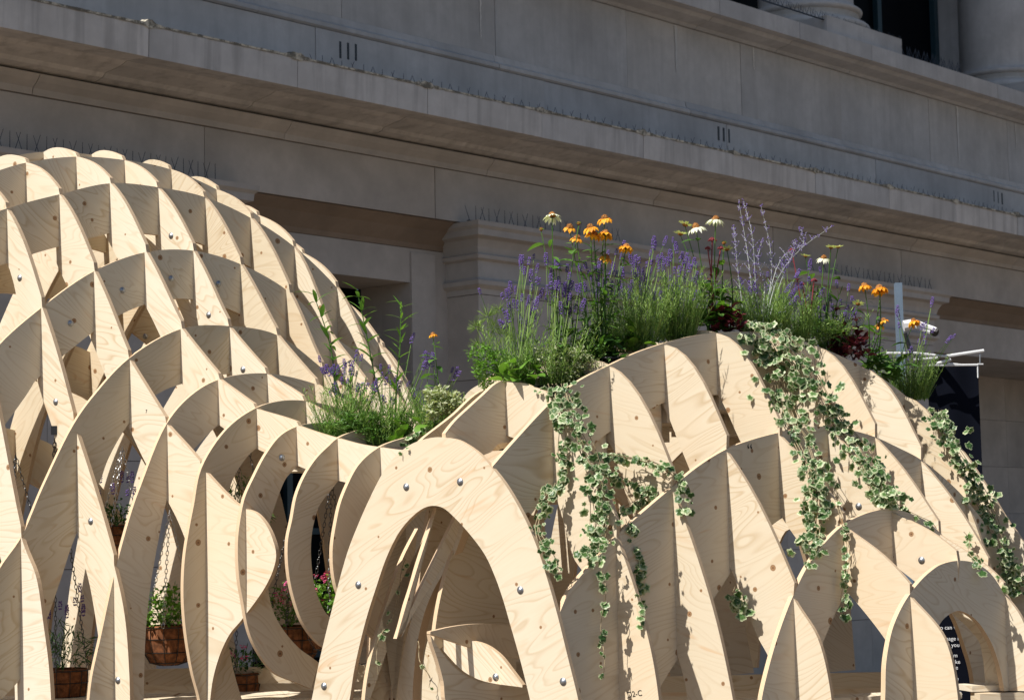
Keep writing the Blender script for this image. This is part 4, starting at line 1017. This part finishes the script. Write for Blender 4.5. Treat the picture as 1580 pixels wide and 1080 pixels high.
flowerplant('helenium_plant', 'single orange daisy leaning out in front of the security camera', 'flowers', 1372, [(1410, 497, HEL, 1.1)], BROADD, 26, lpm=6, baseleaf=BROADM, spread=.05)
flowerplant('helenium_plant', 'lone ochre bud on a leafy stem in the low planter', 'flowers', 672, [(668, 517, HELD, .75)], BROADM, 4, left=True, lpm=10)
flowerplant('broadleaf_plant', 'bright green broad leaved plant in front of the planter left of the trailing ivy', 'plant', 800, [], BROADB, 46, spread=.075, dy=.02)
flowerplant('broadleaf_plant', 'bright broad leaved plant at the foot of the orange flowers', 'plant', 978, [], BROADB, 24, spread=.05, dy=.03)
flowerplant('broadleaf_plant', 'dark broad leaves under the orange flowers beside a black pot', 'plant', 935, [], BROADD, 46, spread=.06, dy=.03)
flowerplant('broadleaf_plant', 'fresh green leafy plant above the first burgundy clump', 'plant', 1103, [(1100, 420, None, 1), (1112, 440, None, 1)], BROADB, 16, lpm=9, spread=.03)
flowerplant('broadleaf_plant', 'large light green leaves at the right end of the low planter', 'plant', 625, [], BROADB, 16, left=True, spread=.07, dy=-.02)
flowerplant('broadleaf_plant', 'dark leaves behind the orange daisies on the right', 'plant', 1352, [], BROADM, 34, spread=.06, dy=.03)
flowerplant('heuchera_plant', 'small burgundy leaved clump above the apex of the right dome', 'plant', 1122, [], BURG, 95, spread=.06, dy=-.01, stemmat=G_BURG)
flowerplant('heuchera_plant', 'larger burgundy leaved clump left of the two orange daisies', 'plant', 1308, [(1290, 470, None, 1), (1318, 480, None, 1), (1300, 490, None, 1)], BURG, 130, lpm=12, spread=.085, dy=-.01, stemmat=G_BURG)
# stonecrop: dark red domed clusters
def cluster(e, p, r, mat):
    mb = MB()
    for _ in range(70):
        a = rnd(0, 6.28); t = rnd(0, 1); rr = r * math.sqrt(t); octa(mb, (math.cos(a) * rr, math.sin(a) * rr, (1 - t) * r * .7 + rnd(-.002, .002)), .0028, .003)
    o = mb.build('flower_head', mat, e, origin=None); o.matrix_basis = Matrix.Translation(p)
for x, hs, lab in ((1098, [(1099, 372, .017), (1112, 384, .012), (1092, 384, .01)], 'dark red stonecrop head beside the right white coneflower'), (1248, [(1222, 388, .015), (1256, 434, .013), (1238, 440, .010)], 'dark red stonecrop behind the small white coneflowers')):
    e, Y = plant('stonecrop_plant', lab, 'flowers', x, dy=.05); sm = MB()
    for px, py, r in hs:
        p = at(px, py, Y); cluster(e, p, r, SEDUM); sm.tube(stemcurve(e.location, p, .012), .0025, 4, 0, False)
        for k in range(4): place_leaf(RNG.choice(BURG), e, e.location.lerp(p, rnd(.3, .9)), rnd(0, 6.28), rnd(0, .6), 0, .6)
    sm.build('stems', SEDUM, e, origin=e.location)
# russian sage: silvery branching wands
e, Y = plant('russian_sage_plant', 'tall silvery russian sage with pale violet wands above the right dome', 'flowers', 1180, dy=.05)
sm = MB(); fl = MB()
def wand(path_px, side=True):
    pts = [at(x, y, Y + rnd(-.03, .03)) for x, y in path_px]; pts = [Vector(p) for p in spline([tuple(p) for p in pts], 5)]
    sm.tube(pts, [.0022 - .0014 * k / len(pts) for k in range(len(pts))], 4, 0, False)
    n = len(pts)
    for k in range(int(n * .35), n):
        for q in range(5):
            p = pts[k] + Vector((rnd(-.006, .006), rnd(-.006, .006), rnd(-.007, .007))); octa(fl, p, .0026, .0032, 0 if rnd(0, 1) < .6 else 1)
    if side:
        for k in range(int(n * .3), n - 1, 2):
            for sgn in (-1, 1):
                L = .035 * (1.25 - k / n); q = pts[k] + (RT * sgn * .7 + Vector((0, 0, 1))) * L
                sm.tube([pts[k], q], [.0011, .0007], 3, 0, False)
                for j in range(4):
                    p = pts[k].lerp(q, .4 + .18 * j) + Vector((rnd(-.003, .003), 0, rnd(-.003, .003))); octa(fl, p, .002, .003, 1 if rnd(0, 1) < .5 else 0)
wand([(1165, 505), (1158, 430), (1150, 370), (1140, 312)]); wand([(1168, 505), (1165, 420), (1160, 360), (1147, 310)]); wand([(1175, 505), (1190, 430), (1188, 380), (1174, 318)])
wand([(1180, 505), (1200, 430), (1235, 385), (1284, 349)]); wand([(1178, 505), (1205, 400), (1240, 375), (1235, 352)]); wand([(1150, 505), (1140, 430), (1135, 380), (1132, 350)]); wand([(1182, 505), (1210, 420), (1222, 395), (1228, 372)]); wand([(1172, 505), (1180, 440), (1170, 400), (1176, 370)])
sm.build('stems', G_GREY, e, origin=e.location); o = fl.build('blossom', [VIOLET, PALEVIO], e, origin=e.location); o['kind'] = 'stuff'
# fennel and thyme cushions
def bush(name, label, x, cx, cy, rx, ry, n, mat, left=False, leafL=.012, leafW=.007, dy=.03, cat='plant', tw=30):
    e, Y = plant(name, label, cat, x, left, None, dy); c = at(cx, cy, Y); mb = MB(); sm = MB(); s_ = Y / FPX; ph_ = rnd(0, 6)
    for _ in range(tw):
        a = rnd(0, 6.28); t = rnd(.5, 1); p = c + RT * (math.cos(a) * rx * s_ * t) + Vector((0, rnd(-.05, .05), math.sin(a) * ry * s_ * t))
        sm.tube(stemcurve(e.location + Vector((rnd(-.03, .03), 0, 0)), p, .015, 3), .001, 3, 0, False)
    for _ in range(n):
        a = rnd(0, 6.28); t = math.sqrt(rnd(0, 1)) * (.86 + .22 * math.sin(3 * a + ph_) + .16 * math.sin(7 * a + ph_ * 2) + (rnd(0, .4) if rnd(0, 1) < .15 else 0)); p = c + RT * (math.cos(a) * rx * s_ * t) + Vector((0, rnd(-.05, .05), math.sin(a) * ry * s_ * t))
        d = Vector((rnd(-1, 1), rnd(-1, 1), rnd(-.2, 1))); mb.strip_leaf(p, d, (rnd(-1, 1), rnd(-1, 1), 1), leafL * rnd(.7, 1.4), leafW * rnd(.7, 1.3), .4, 2, 0, .15, 'broad')
    f = mb.build('foliage', mat, e, origin=e.location); f['kind'] = 'stuff'; sm.build('twigs', G_LAV, e, origin=e.location); return e
bush('thyme_plant', 'pale variegated small leaved cushion left of the trailing ivy', 868, 872, 562, 46, 34, 1300, G_THYME)
bush('thyme_plant', 'fresh green small leaved cushion at the left end of the high planter', 750, 757, 562, 36, 34, 1100, G_BRIGHT, leafL=.014, leafW=.008)
bush('thyme_plant', 'silvery variegated plant with white flowers between the two planters', 690, 682, 622, 32, 24, 800, G_THYME, left=True, leafL=.02, leafW=.013, dy=-.1)
bush('thyme_plant', 'dark small leaved filler under the helenium', 900, 905, 545, 30, 22, 600, G_MID)
bush('thyme_plant', 'low mixed greenery behind the low planter front', 590, 585, 655, 75, 22, 1500, G_MID, left=True, leafL=.02, leafW=.006)
bush('thyme_plant', 'low greenery under the burgundy leaves', 1250, 1255, 505, 55, 18, 800, G_LAV, leafL=.02, leafW=.005)
flowerplant('salvia_plant', 'tall leafy green stems rising among the lavender left of the orange flowers', 'plant', 880, [(865, 470, None, 1), (880, 450, None, 1), (895, 430, None, 1), (850, 490, None, 1), (905, 455, None, 1), (870, 500, None, 1)], NARROW, 40, lpm=16, spread=.06, dy=.08)
flowerplant('salvia_plant', 'tall leafy green stems rising below the pair of cream coneflowers', 'plant', 1100, [(1085, 430, None, 1), (1098, 440, None, 1), (1120, 430, None, 1)], BROADM, 10, lpm=14, spread=.04, dy=.08)
flowerplant('salvia_plant', 'leafy green stems among the small white coneflowers at the right', 'plant', 1275, [(1262, 440, None, 1), (1280, 450, None, 1), (1300, 440, None, 1), (1240, 460, None, 1)], NARROW, 30, lpm=14, spread=.05, dy=.08)
flowerplant('salvia_plant', 'leafy green stems in the middle of the low planter', 'plant', 560, [(540, 570, None, 1), (565, 580, None, 1), (600, 570, None, 1), (520, 590, None, 1)], NARROW, 40, left=True, lpm=14, spread=.08, dy=.05)
e, Y = plant('fennel_plant', 'feathery yellow green fennel at the left of the high planter', 'plant', 745, dy=.1); mb = MB()
for (x, y, r) in ((752, 490, 22), (735, 505, 16), (770, 480, 16), (775, 520, 26), (740, 535, 20), (762, 505, 20)):
    c = at(x, y, Y); mb.tube(stemcurve(e.location, c, .03, 5), .0014, 3, 0, False)
    for _ in range(90):
        d = Vector((rnd(-1, 1), rnd(-.6, .6), rnd(-.7, 1))).normalized(); L = r * Y / FPX * rnd(.5, 1.1); q = c + d * L
        mb.tube([c + d * L * .25, q], [.0006, .0004], 3, 0, False)
o = mb.build('foliage', G_FENNEL, e, origin=e.location); o['kind'] = 'stuff'
# tall narrow leaved stems in the low planter
for base, path, lab in ((520, [(522, 640), (516, 590), (512, 545), (500, 500), (484, 455)], 'tall narrow leaved stem, leftmost of three in the low planter'),
                        (590, [(592, 640), (580, 590), (570, 540), (560, 490), (551, 448)], 'tall narrow leaved stem against the dark window recess'),
                        (618, [(610, 640), (612, 590), (617, 540), (618, 500), (620, 466)], 'tall narrow leaved stem with whorls in front of the window jamb')):
    e, Y = plant('tall_stem_plant', lab, 'plant', base, True, dy=.08); sm = MB()
    pts = [Vector(p) for p in spline([tuple(at(x, y, Y)) for x, y in path], 4)]
    sm.tube(pts, [.004 - .0025 * k / len(pts) for k in range(len(pts))], 5, 0, False); sm.build('stem', G_MID, e, origin=e.location)
    for k in range(2, len(pts)):
        for q in range(3 if k % 2 else 1): place_leaf(RNG.choice(NARROWB if base == 618 else NARROW), e, pts[k], (q * 2.1 + k * .9), rnd(.1, .9), 0, rnd(.9, 1.5))
# black nursery pot peeping out
e = empty('nursery_pot', at(938, 552, 7.72)); tag(e, 'small black plastic nursery pot rim under the orange flowers', 'plant pot')
mb = MB(); mb.lathe([(.03, -.05), (.04, 0), (.043, 0), (.043, -.008), (.039, -.008)], (0, 0, 0), 20); link_mesh('pot_wall', mb.mesh('pot_wall', BLACKP, True), e, loc=e.location)
mb = MB(); mb.lathe([(.038, -.006), (.0005, -.004)], (0, 0, 0), 20); link_mesh('potting_soil', mb.mesh('potting_soil', SOIL), e, loc=e.location)

# ------------------------------------------------------------------ ivy
def ivy_leaf(seed, lobes=5):
    R = random.Random(seed); mb = MB(); n = 15; vs = [(0, 0, .02)]; uv = [(0.0, 0)]
    ring = []
    for k in range(n):
        a = math.pi * 1.5 + 2 * math.pi * k / n
        r = .5 * (1 + .15 * math.cos(5 * (a - math.pi / 2)) + R.uniform(-.06, .06)) * (1.0 if math.sin(a) > -.7 else .62)
        ring.append((r * math.cos(a), r * math.sin(a) + .25))
    for x, y in ring: vs.append((x * .5, y * .5 + .1, .045)); uv.append((.5, 0))
    for x, y in ring: vs.append((x, y, R.uniform(-.05, .03))); uv.append((1.0, 0))
    vs[0] = (0, .15, 0)
    fs = []
    for k in range(n):
        j = (k + 1) % n; fs.append((0, 1 + k, 1 + j)); fs.append((1 + k, 1 + n + k, 1 + n + j, 1 + j))
    mb.add(vs, fs, 0, uv); return mb.mesh('leaf', G_IVY)
IVY = [ivy_leaf(k) for k in range(4)]
def ivy(label, trails, n_leaf, dense=None, size=.032, name='ivy_plant'):
    """trails: list of (pixel path, half width px, share)"""
    x0, y0 = trails[0][0][0]; loc, k = hit(x0, y0 + 6); Y0 = (loc.y if loc else Yr(x0)) - .03
    e = empty(name, at(x0, y0, Y0)); tag(e, label, 'ivy', 'variegated ivy trails hanging from the planters'); sm = MB(); cnt = 0
    tot = sum(t[2] for t in trails)
    for path, hw, share in trails:
        P = spline(path, 10); Ys = []
        for x, y in P:
            best = None
            for dx in (-9, 0, 9):
                l, _ = hit(x + dx, y)
                if l is not None and (best is None or l.y < best): best = l.y
            Ys.append(best)
        last = next((q for q in Ys if q), Y0)
        for i in range(len(Ys)):
            if Ys[i] is None or (abs(Ys[i] - last) > .45): Ys[i] = last
            last = Ys[i]
        Ys2 = [min(Ys[max(0, i - 4):i + 5]) * .5 + .5 * sum(Ys[max(0, i - 4):i + 5]) / len(Ys[max(0, i - 4):i + 5]) for i in range(len(Ys))]
        def pos(t, dx=0, off=0):
            q = t * (len(P) - 1); i = min(int(q), len(P) - 2); f = q - i
            x = P[i][0] + (P[i + 1][0] - P[i][0]) * f + dx; y = P[i][1] + (P[i + 1][1] - P[i][1]) * f
            return x, y, Ys2[i] + (Ys2[i + 1] - Ys2[i]) * f - .018 + off
        ns = max(1, int(hw / 3.5))
        for q in range(ns):
            ph = rnd(0, 6.28); amp = hw * (q - (ns - 1) / 2) / max(ns, 1) * 1.1; pts = []; t0 = 0; t1 = rnd(.7, 1.0) if ns > 1 else 1.0
            for k in range(26):
                t = t0 + (t1 - t0) * k / 25; x, y, Y = pos(t, amp + 4 * math.sin(ph + t * 9)); pts.append(at(x, y, Y - rnd(0, .012)))
            sm.tube(pts, .0016, 3, 0, False)
        for q in range(int(n_leaf * share / tot)):
            t = rnd(0, 1); w = hw * (1.0 - .35 * t)
            x, y, Y = pos(t, RNG.gauss(0, .62) * w, -abs(RNG.gauss(0, .5)) * min(.05, hw * .0022)); y += rnd(-5, 5)
            l, _ = hit(x, y)
            if l is not None and Y > l.y - .008: Y = l.y - .01
            p = at(x, y, Y); s = size * rnd(.4, 1.35)
            m = Matrix.Translation(p) @ Matrix.Rotation(rnd(-.9, .9), 4, 'Z') @ Matrix.Rotation(math.radians(90) + rnd(-.9, .35), 4, 'X') @ Matrix.Rotation(math.pi + rnd(-.9, .9), 4, 'Z') @ Matrix.Scale(s, 4)
            o = bpy.data.objects.new('leaf', RNG.choice(IVY)); COL.objects.link(o); o.parent = e; o.matrix_parent_inverse = Matrix.Translation(e.location).inverted(); o.matrix_basis = m
    sm.build('stem', STEMB, e, origin=e.location)
ivy('thick ivy curtain pouring from the left end of the high planter', [([(862, 592), (880, 640), (905, 700), (925, 760), (925, 820), (905, 870)], 27, 5), ([(855, 600), (862, 640), (868, 700), (868, 760)], 10, 1.6)], 298, size=.029)
ivy('looser ivy strands spreading right towards the second arch tip', [([(915, 700), (960, 705), (1010, 715), (1050, 745), (1060, 785)], 16, 2), ([(925, 720), (970, 745), (1000, 760), (960, 790)], 16, 1.6), ([(965, 800), (985, 860), (990, 900), (990, 965)], 8, 1.3)], 210, size=.028)
ivy('thin dark ivy hanging in the opening right of the front arch', [([(852, 745), (838, 775), (830, 810), (845, 850), (855, 885)], 13, 1)], 64, size=.027)
ivy('single thin ivy string in front of the plain sheet right of the front arch', [([(928, 878), (932, 930), (930, 985), (928, 1045)], 4, 1)], 26, size=.026)
ivy('wide ivy curtain from the top of the right dome, left strand', [([(1165, 512), (1190, 545), (1205, 590), (1215, 640), (1245, 690), (1262, 745), (1258, 800), (1252, 855)], 27, 1)], 290)
ivy('wide ivy curtain from the top of the right dome, right strand', [([(1200, 515), (1238, 560), (1268, 610), (1300, 660), (1330, 700), (1355, 745), (1372, 775)], 30, 5), ([(1372, 775), (1400, 785), (1425, 800), (1447, 815)], 4, .25)], 295)
ivy('short bushy ivy at the top of the right dome', [([(1160, 500), (1185, 505), (1210, 520), (1240, 535)], 18, 1)], 90)
ivy('loose ivy strings hanging down to the low right arch', [([(1290, 740), (1300, 800), (1305, 850), (1303, 920), (1306, 955)], 7, 2), ([(1270, 720), (1240, 770), (1255, 830), (1250, 870)], 10, 1.4)], 74, size=.029)
ivy('dense ivy along the right outer rim of the right dome', [([(1450, 632), (1468, 680), (1500, 740), (1530, 810), (1555, 870), (1568, 915)], 22, 1)], 290)
ivy('few ivy leaves inside the front arch', [([(628, 862), (618, 900), (600, 955), (588, 985), (582, 1040)], 4, 1), ([(640, 985), (655, 1030), (665, 1060)], 3, .2)], 17, size=.024)
ivy('small ivy leaves at the right end of the low planter front', [([(655, 655), (640, 668), (628, 685), (612, 705)], 9, 1)], 18)
ivy('ivy seen through the opening beside the second arch', [([(1136, 905), (1140, 930), (1150, 950)], 10, 1)], 34)
ivy('ivy sprig on the right dome behind the small arch', [([(1490, 820), (1500, 850), (1515, 880)], 8, 1)], 14)

# ------------------------------------------------------------------ hanging baskets
def chain(mb, a, b, n=None, L=.024, w=.011, r=.0019):
    a = Vector(a); b = Vector(b); d = b - a; n = max(2, int(d.length / (L * .78))); dn = d.normalized()
    s1 = dn.cross(Vector((0, 1, .2))).normalized(); s2 = dn.cross(s1)
    for k in range(n):
        c = a + d * ((k + .5) / n); sd = s1 if k % 2 else s2; pts = []
        for q in range(9):
            t = 6.2832 * q / 8; pts.append(c + dn * (math.cos(t) * L * .5) + sd * (math.sin(t) * w * .5))
        mb.tube(pts, r, 3, 0, False)
def basket(x, y, rpx, Y, topx, topy, label, bright=False, hpx=None, single=False):
    c = at(x, y, Y); r = rpx * Y / FPX; h = (hpx or rpx * 1.35) * Y / FPX
    e = empty('hanging_basket', c); tag(e, label, 'hanging basket', 'wire baskets hanging inside the left dome')
    mb = MB(); prof = [(r * .985, .0), (r * .97, -h * .3), (r * .88, -h * .65), (r * .66, -h * .92), (r * .3, -h)]
    ln = MB(); ln.lathe([(r * .9, .008), (r * .95, .004)] + [(a * .965, z) for a, z in prof] + [(.001, -h)], (0, 0, 0), 28)
    for i, v in enumerate(ln.v):
        k = 1 + .035 * math.sin(i * 7.7) ; ln.v[i] = (v[0] * k, v[1] * k, v[2])
    link_mesh('coir_liner', ln.mesh('coir_liner', COIR, False), e, loc=c)
    for (a, z) in prof[:4]:
        mb.tube([(a * math.cos(t), a * math.sin(t), z) for t in [6.2832 * k / 24 for k in range(25)]], .0022, 4, 0, False)
    for k in range(12):
        t = 6.2832 * k / 12; mb.tube([(a * math.cos(t), a * math.sin(t), z) for a, z in prof], .0018, 4, 0, False)
    link_mesh('wire_frame', mb.mesh('wire_frame', WIRE), e, loc=c)
    sl = MB(); sl.lathe([(r * .9, -.004), (.001, .004)], (0, 0, 0), 20); link_mesh('potting_soil', sl.mesh('potting_soil', SOIL), e, loc=c)
    tp = at(topx, topy, Y)
    for k in range(3):
        t = 6.2832 * k / 3 + .5; cm = MB(); chain(cm, tp - c, Vector((math.cos(t) * r, math.sin(t) * r, 0)))
        link_mesh('chain', cm.mesh('chain', CHAINL if bright else CHAINM), e, loc=c)
    return e, c, r
def fill(name, label, c, r, n, h, mat, leaves, petals=None, npet=0, spikes=0, cat='plant', trail=0):
    e = empty(name, c + Vector((0, 0, .005))); tag(e, label, cat); mb = MB(); sm = MB()
    for _ in range(n):
        a = rnd(0, 6.28); t = math.sqrt(rnd(0, 1)); hh = h * rnd(.1, 1) * (1 - .45 * t * t)
        p = c + Vector((math.cos(a) * r * 1.15 * t, math.sin(a) * r * 1.15 * t, hh - trail * t * t * rnd(0, 1)))
        d = Vector((math.cos(a) * t, math.sin(a) * t, rnd(-.3, 1)))
        mb.strip_leaf(p, d + Vector((rnd(-.6, .6), rnd(-.6, .6), 0)), (rnd(-1, 1), rnd(-1, 1), 1), leaves[0] * rnd(.7, 1.3), leaves[1] * rnd(.7, 1.3), .6, 2, 0, .15, 'broad')
    for _ in range(16):
        a = rnd(0, 6.28); t = rnd(0, 1); sm.tube(stemcurve(c, c + Vector((math.cos(a) * r * t, math.sin(a) * r * t, h * rnd(.5, .95))), .02, 3), .0014, 3, 0, False)
    f = mb.build('foliage', mat, e, origin=e.location); f['kind'] = 'stuff'; sm.build('stems', G_MID, e, origin=e.location)
    for _ in range(npet):
        a = rnd(0, 6.28); t = math.sqrt(rnd(0, 1)); p = c + Vector((math.cos(a) * r * 1.1 * t, -abs(math.sin(a)) * r * 1.1 * t, h * rnd(.5, 1.05)))
        place_leaf(petals, e, p, rnd(0, 6.28), rnd(-.5, .5), 0, rnd(.7, 1.2), 'blossom')
    for _ in range(spikes):
        a = rnd(0, 6.28); q = c + Vector((math.cos(a) * r * .8, math.sin(a) * r * .5, h * rnd(1.0, 1.7))); sm2 = RNG.choice(LAVS)
        o = bpy.data.objects.new('flower_spike', sm2); COL.objects.link(o); o.parent = e; o.matrix_parent_inverse = Matrix.Translation(e.location).inverted(); o.matrix_basis = Matrix.Translation(q)
    return e
mb = MB()
for k in range(9):
    a = rnd(0, 6.28); mb.strip_leaf((rnd(-.008, .008), rnd(-.008, .008), rnd(-.006, .006)), (math.cos(a), math.sin(a), rnd(-.3, .6)), (0, 0, 1), .014, .012, .3, 2, 0, .2, 'broad')
PINKB = mb.mesh('blossom', PINK)
e, c, r = basket(260, 967, 44, 8.62, 262, 788, 'hanging basket full of green mint on bright chains, centre of the left dome', True, 58)
fill('mint_plant', 'bushy green mint filling the centre hanging basket', c, r, 520, .17, G_BRIGHT, (.028, .017))
e, c, r = basket(96, 1034, 40, 8.6, 84, 676, 'low left hanging basket at the bottom of the left dome', False, 60)
fill('basket_lavender', 'dark lavender and grassy leaves in the low left basket', c, r, 300, .2, G_DARK, (.05, .007), spikes=14, cat='lavender')
e, c, r = basket(448, 968, 46, 8.75, 455, 760, 'hanging basket with pink snapdragons behind the first wooden ring', False, 60)
fill('pink_flower_plant', 'magenta pink flowers and foliage seen through the first wooden ring', c, r, 460, .19, G_MID, (.024, .012), PINKB, 26, cat='flowers')
e, c, r = basket(512, 948, 42, 8.5, 511, 742, 'hanging basket behind the second wooden ring', False, 56)
fill('pink_flower_plant', 'light green plant with small pink flowers seen through the second wooden ring', c, r, 420, .17, G_BRIGHT, (.028, .02), PINKB, 12, cat='flowers')
e, c, r = basket(180, 812, 34, 9.1, 189, 690, 'small high hanging basket behind the second row of openings', True, 44)
fill('basket_plant', 'dark leafy plant with thin stems in the small high basket', c, r, 260, .12, G_DARK, (.022, .012), spikes=8, trail=.05)
e, c, r = basket(30, 850, 36, 9.0, 24, 702, 'leftmost hanging basket half hidden behind the sheets', False, 48)
fill('basket_plant', 'dark trailing plant in the leftmost basket', c, r, 200, .1, G_DARK, (.022, .012), trail=.12)
e, c, r = basket(372, 800, 38, 9.15, 372, 640, 'hanging basket with dark fern hidden behind the narrow wooden leg', False, 50)
fill('fern_plant', 'dark green hanging plant seen above the bulging sheet', c, r, 420, .2, G_MID, (.045, .008), trail=.05)
e, c, r = basket(368, 1040, 34, 8.9, 368, 900, 'low hanging basket with one red flower near the bench', False, 44)
fill('pink_flower_plant', 'few red pink flowers low beside the first wooden ring', c, r, 160, .12, G_DARK, (.03, .012), PINKB, 6, cat='flowers')
l_, k_ = hit(84, 664)
if l_ is not None:
    mb = MB(); mb.box((-.012, -.012, -.018), (.012, -.001, .018)); o = mb.mesh('chain_bracket', WIRE); link_mesh('chain_bracket', o, pav, loc=l_)

# ------------------------------------------------------------------ pole, camera, frame, banner
e = empty('camera_pole', at(1385, 700, 10.6)); e.location.z = -1.6; tag(e, 'blue grey steel pole rising behind the right dome', 'pole')
p0 = at(1385.5, 437, 10.6); mb = MB(); w = 11 / FPX * 10.6 / 2
mb.box((p0.x - w, p0.y - w, -1.6), (p0.x + w, p0.y + w, p0.z)); link_mesh('post', MB.mesh(mb, 'post', POLEM), e)
mb = MB(); mb.box((p0.x - w * 1.6, p0.y - w * 1.6, -1.6), (p0.x + w * 1.6, p0.y + w * 1.6, -1.585)); link_mesh('base_plate', mb.mesh('base_plate', POLEM), e)
e = empty('security_camera', at(1425, 505, 10.5)); tag(e, 'white bullet security camera with black bracket on the pole', 'security camera')
def rod(name, a, b, r, mat, parent, n=10, Ya=10.5, Yb=None):
    pa_ = at(*a, Ya); pb_ = at(*b, Yb or Ya); m_ = MB(); m_.tube([pa_ - pa_, pb_ - pa_], r, n); return link_mesh(name, m_.mesh(name, mat, False), parent, loc=pa_)
rod('camera_body', (1416, 502), (1441, 512), .021, WHITEP, e, 12, 10.5, 10.4); rod('lens', (1440, 511.5), (1443.5, 513), .022, BLACKP, e, 12, 10.405, 10.39)
rod('sun_hood', (1413, 497), (1445, 509), .012, WHITEP, e, 6, 10.47, 10.37); rod('junction_box', (1394, 503), (1406, 501), .03, WHITEP, e, 8); rod('swivel', (1406, 501), (1417, 503), .012, WHITEP, e, 8)
rod('bracket', (1396, 514), (1406, 545), .012, BLACKP, e, 8)
e = empty('tube_stand', at(1440, 548, 10.55)); tag(e, 'white tubular frame with hooks carrying the dark banner', 'banner frame')
for a, b, r_ in (((1368, 545), (1415, 545), .007), ((1415, 545), (1458, 550), .007), ((1458, 550), (1518, 541), .009), ((1410, 555), (1448, 552), .006), ((1445, 561), (1467, 555), .008), ((1462, 561), (1483, 563), .006)):
    rod('tube', a, b, r_, WHITEP, e, 8)
rod('hook', (1512, 545), (1512, 560), .003, ZINC, e, 5); rod('hook', (1508, 562), (1517, 562), .004, WHITEP, e, 5); rod('rail_tube', (1432, 564), (1509, 563), .006, WHITEP, e, 6); rod('cord', (1508.5, 563), (1509, 583), .004, WHITEP, e, 5)
YB_ = 10.6
e = empty('banner', at(1470, 800, YB_)); tag(e, 'tall dark banner with white lettering hanging behind the right dome', 'banner')
a1 = at(1431, 565, YB_); a2 = at(1509, 565, YB_); mb = MB(); nx, nz = 14, 20; zb_ = -1.35
vs = []; fs = []
for side in (0, 1):
    for j in range(nz + 1):
        for i in range(nx + 1):
            t = i / nx; z = a1.z + (zb_ - a1.z) * j / nz; vs.append((a1.x + (a2.x - a1.x) * t, YB_ + .006 * math.sin(t * 9 + j * .2) * (1 if j < 10 else max(0, 1 - (j - 10) / 3)) + side * .004, z))
    for j in range(nz):
        for i in range(nx):
            q = side * (nx + 1) * (nz + 1) + j * (nx + 1) + i; f = (q, q + nx + 1, q + nx + 2, q + 1); fs.append(f if side == 0 else f[::-1])
mb.add(vs, fs); link_mesh('banner_cloth', mb.mesh('banner_cloth', NAVY, True), e)
TEXTW = simple('white print', (.8, .8, .8), .6, var=.02)
for txt, x, y in (('who can w', 1440, 971), ('manage i', 1449, 988), ('or on you', 1446, 998), ('governm', 1447, 1014), ('how to ke', 1446, 1024), ('others safe', 1440, 1033), ('they have', 1446, 1050), ('ns.', 1454, 1060), ('isolate.', 1461, 1071)):
    cu = bpy.data.curves.new('lettering', 'FONT'); cu.body = txt; cu.size = .0285; to = bpy.data.objects.new('tmp', cu); COL.objects.link(to)
    me = bpy.data.meshes.new_from_object(to.evaluated_get(bpy.context.evaluated_depsgraph_get())); bpy.data.objects.remove(to); me.materials.clear(); me.materials.append(TEXTW)
    o = bpy.data.objects.new('lettering', me); COL.objects.link(o); o.parent = e; o.matrix_parent_inverse = Matrix.Translation(e.location).inverted()
    o.matrix_basis = Matrix.Translation(at(x, y, YB_ - .004)) @ Matrix.Rotation(math.pi / 2, 4, 'X')
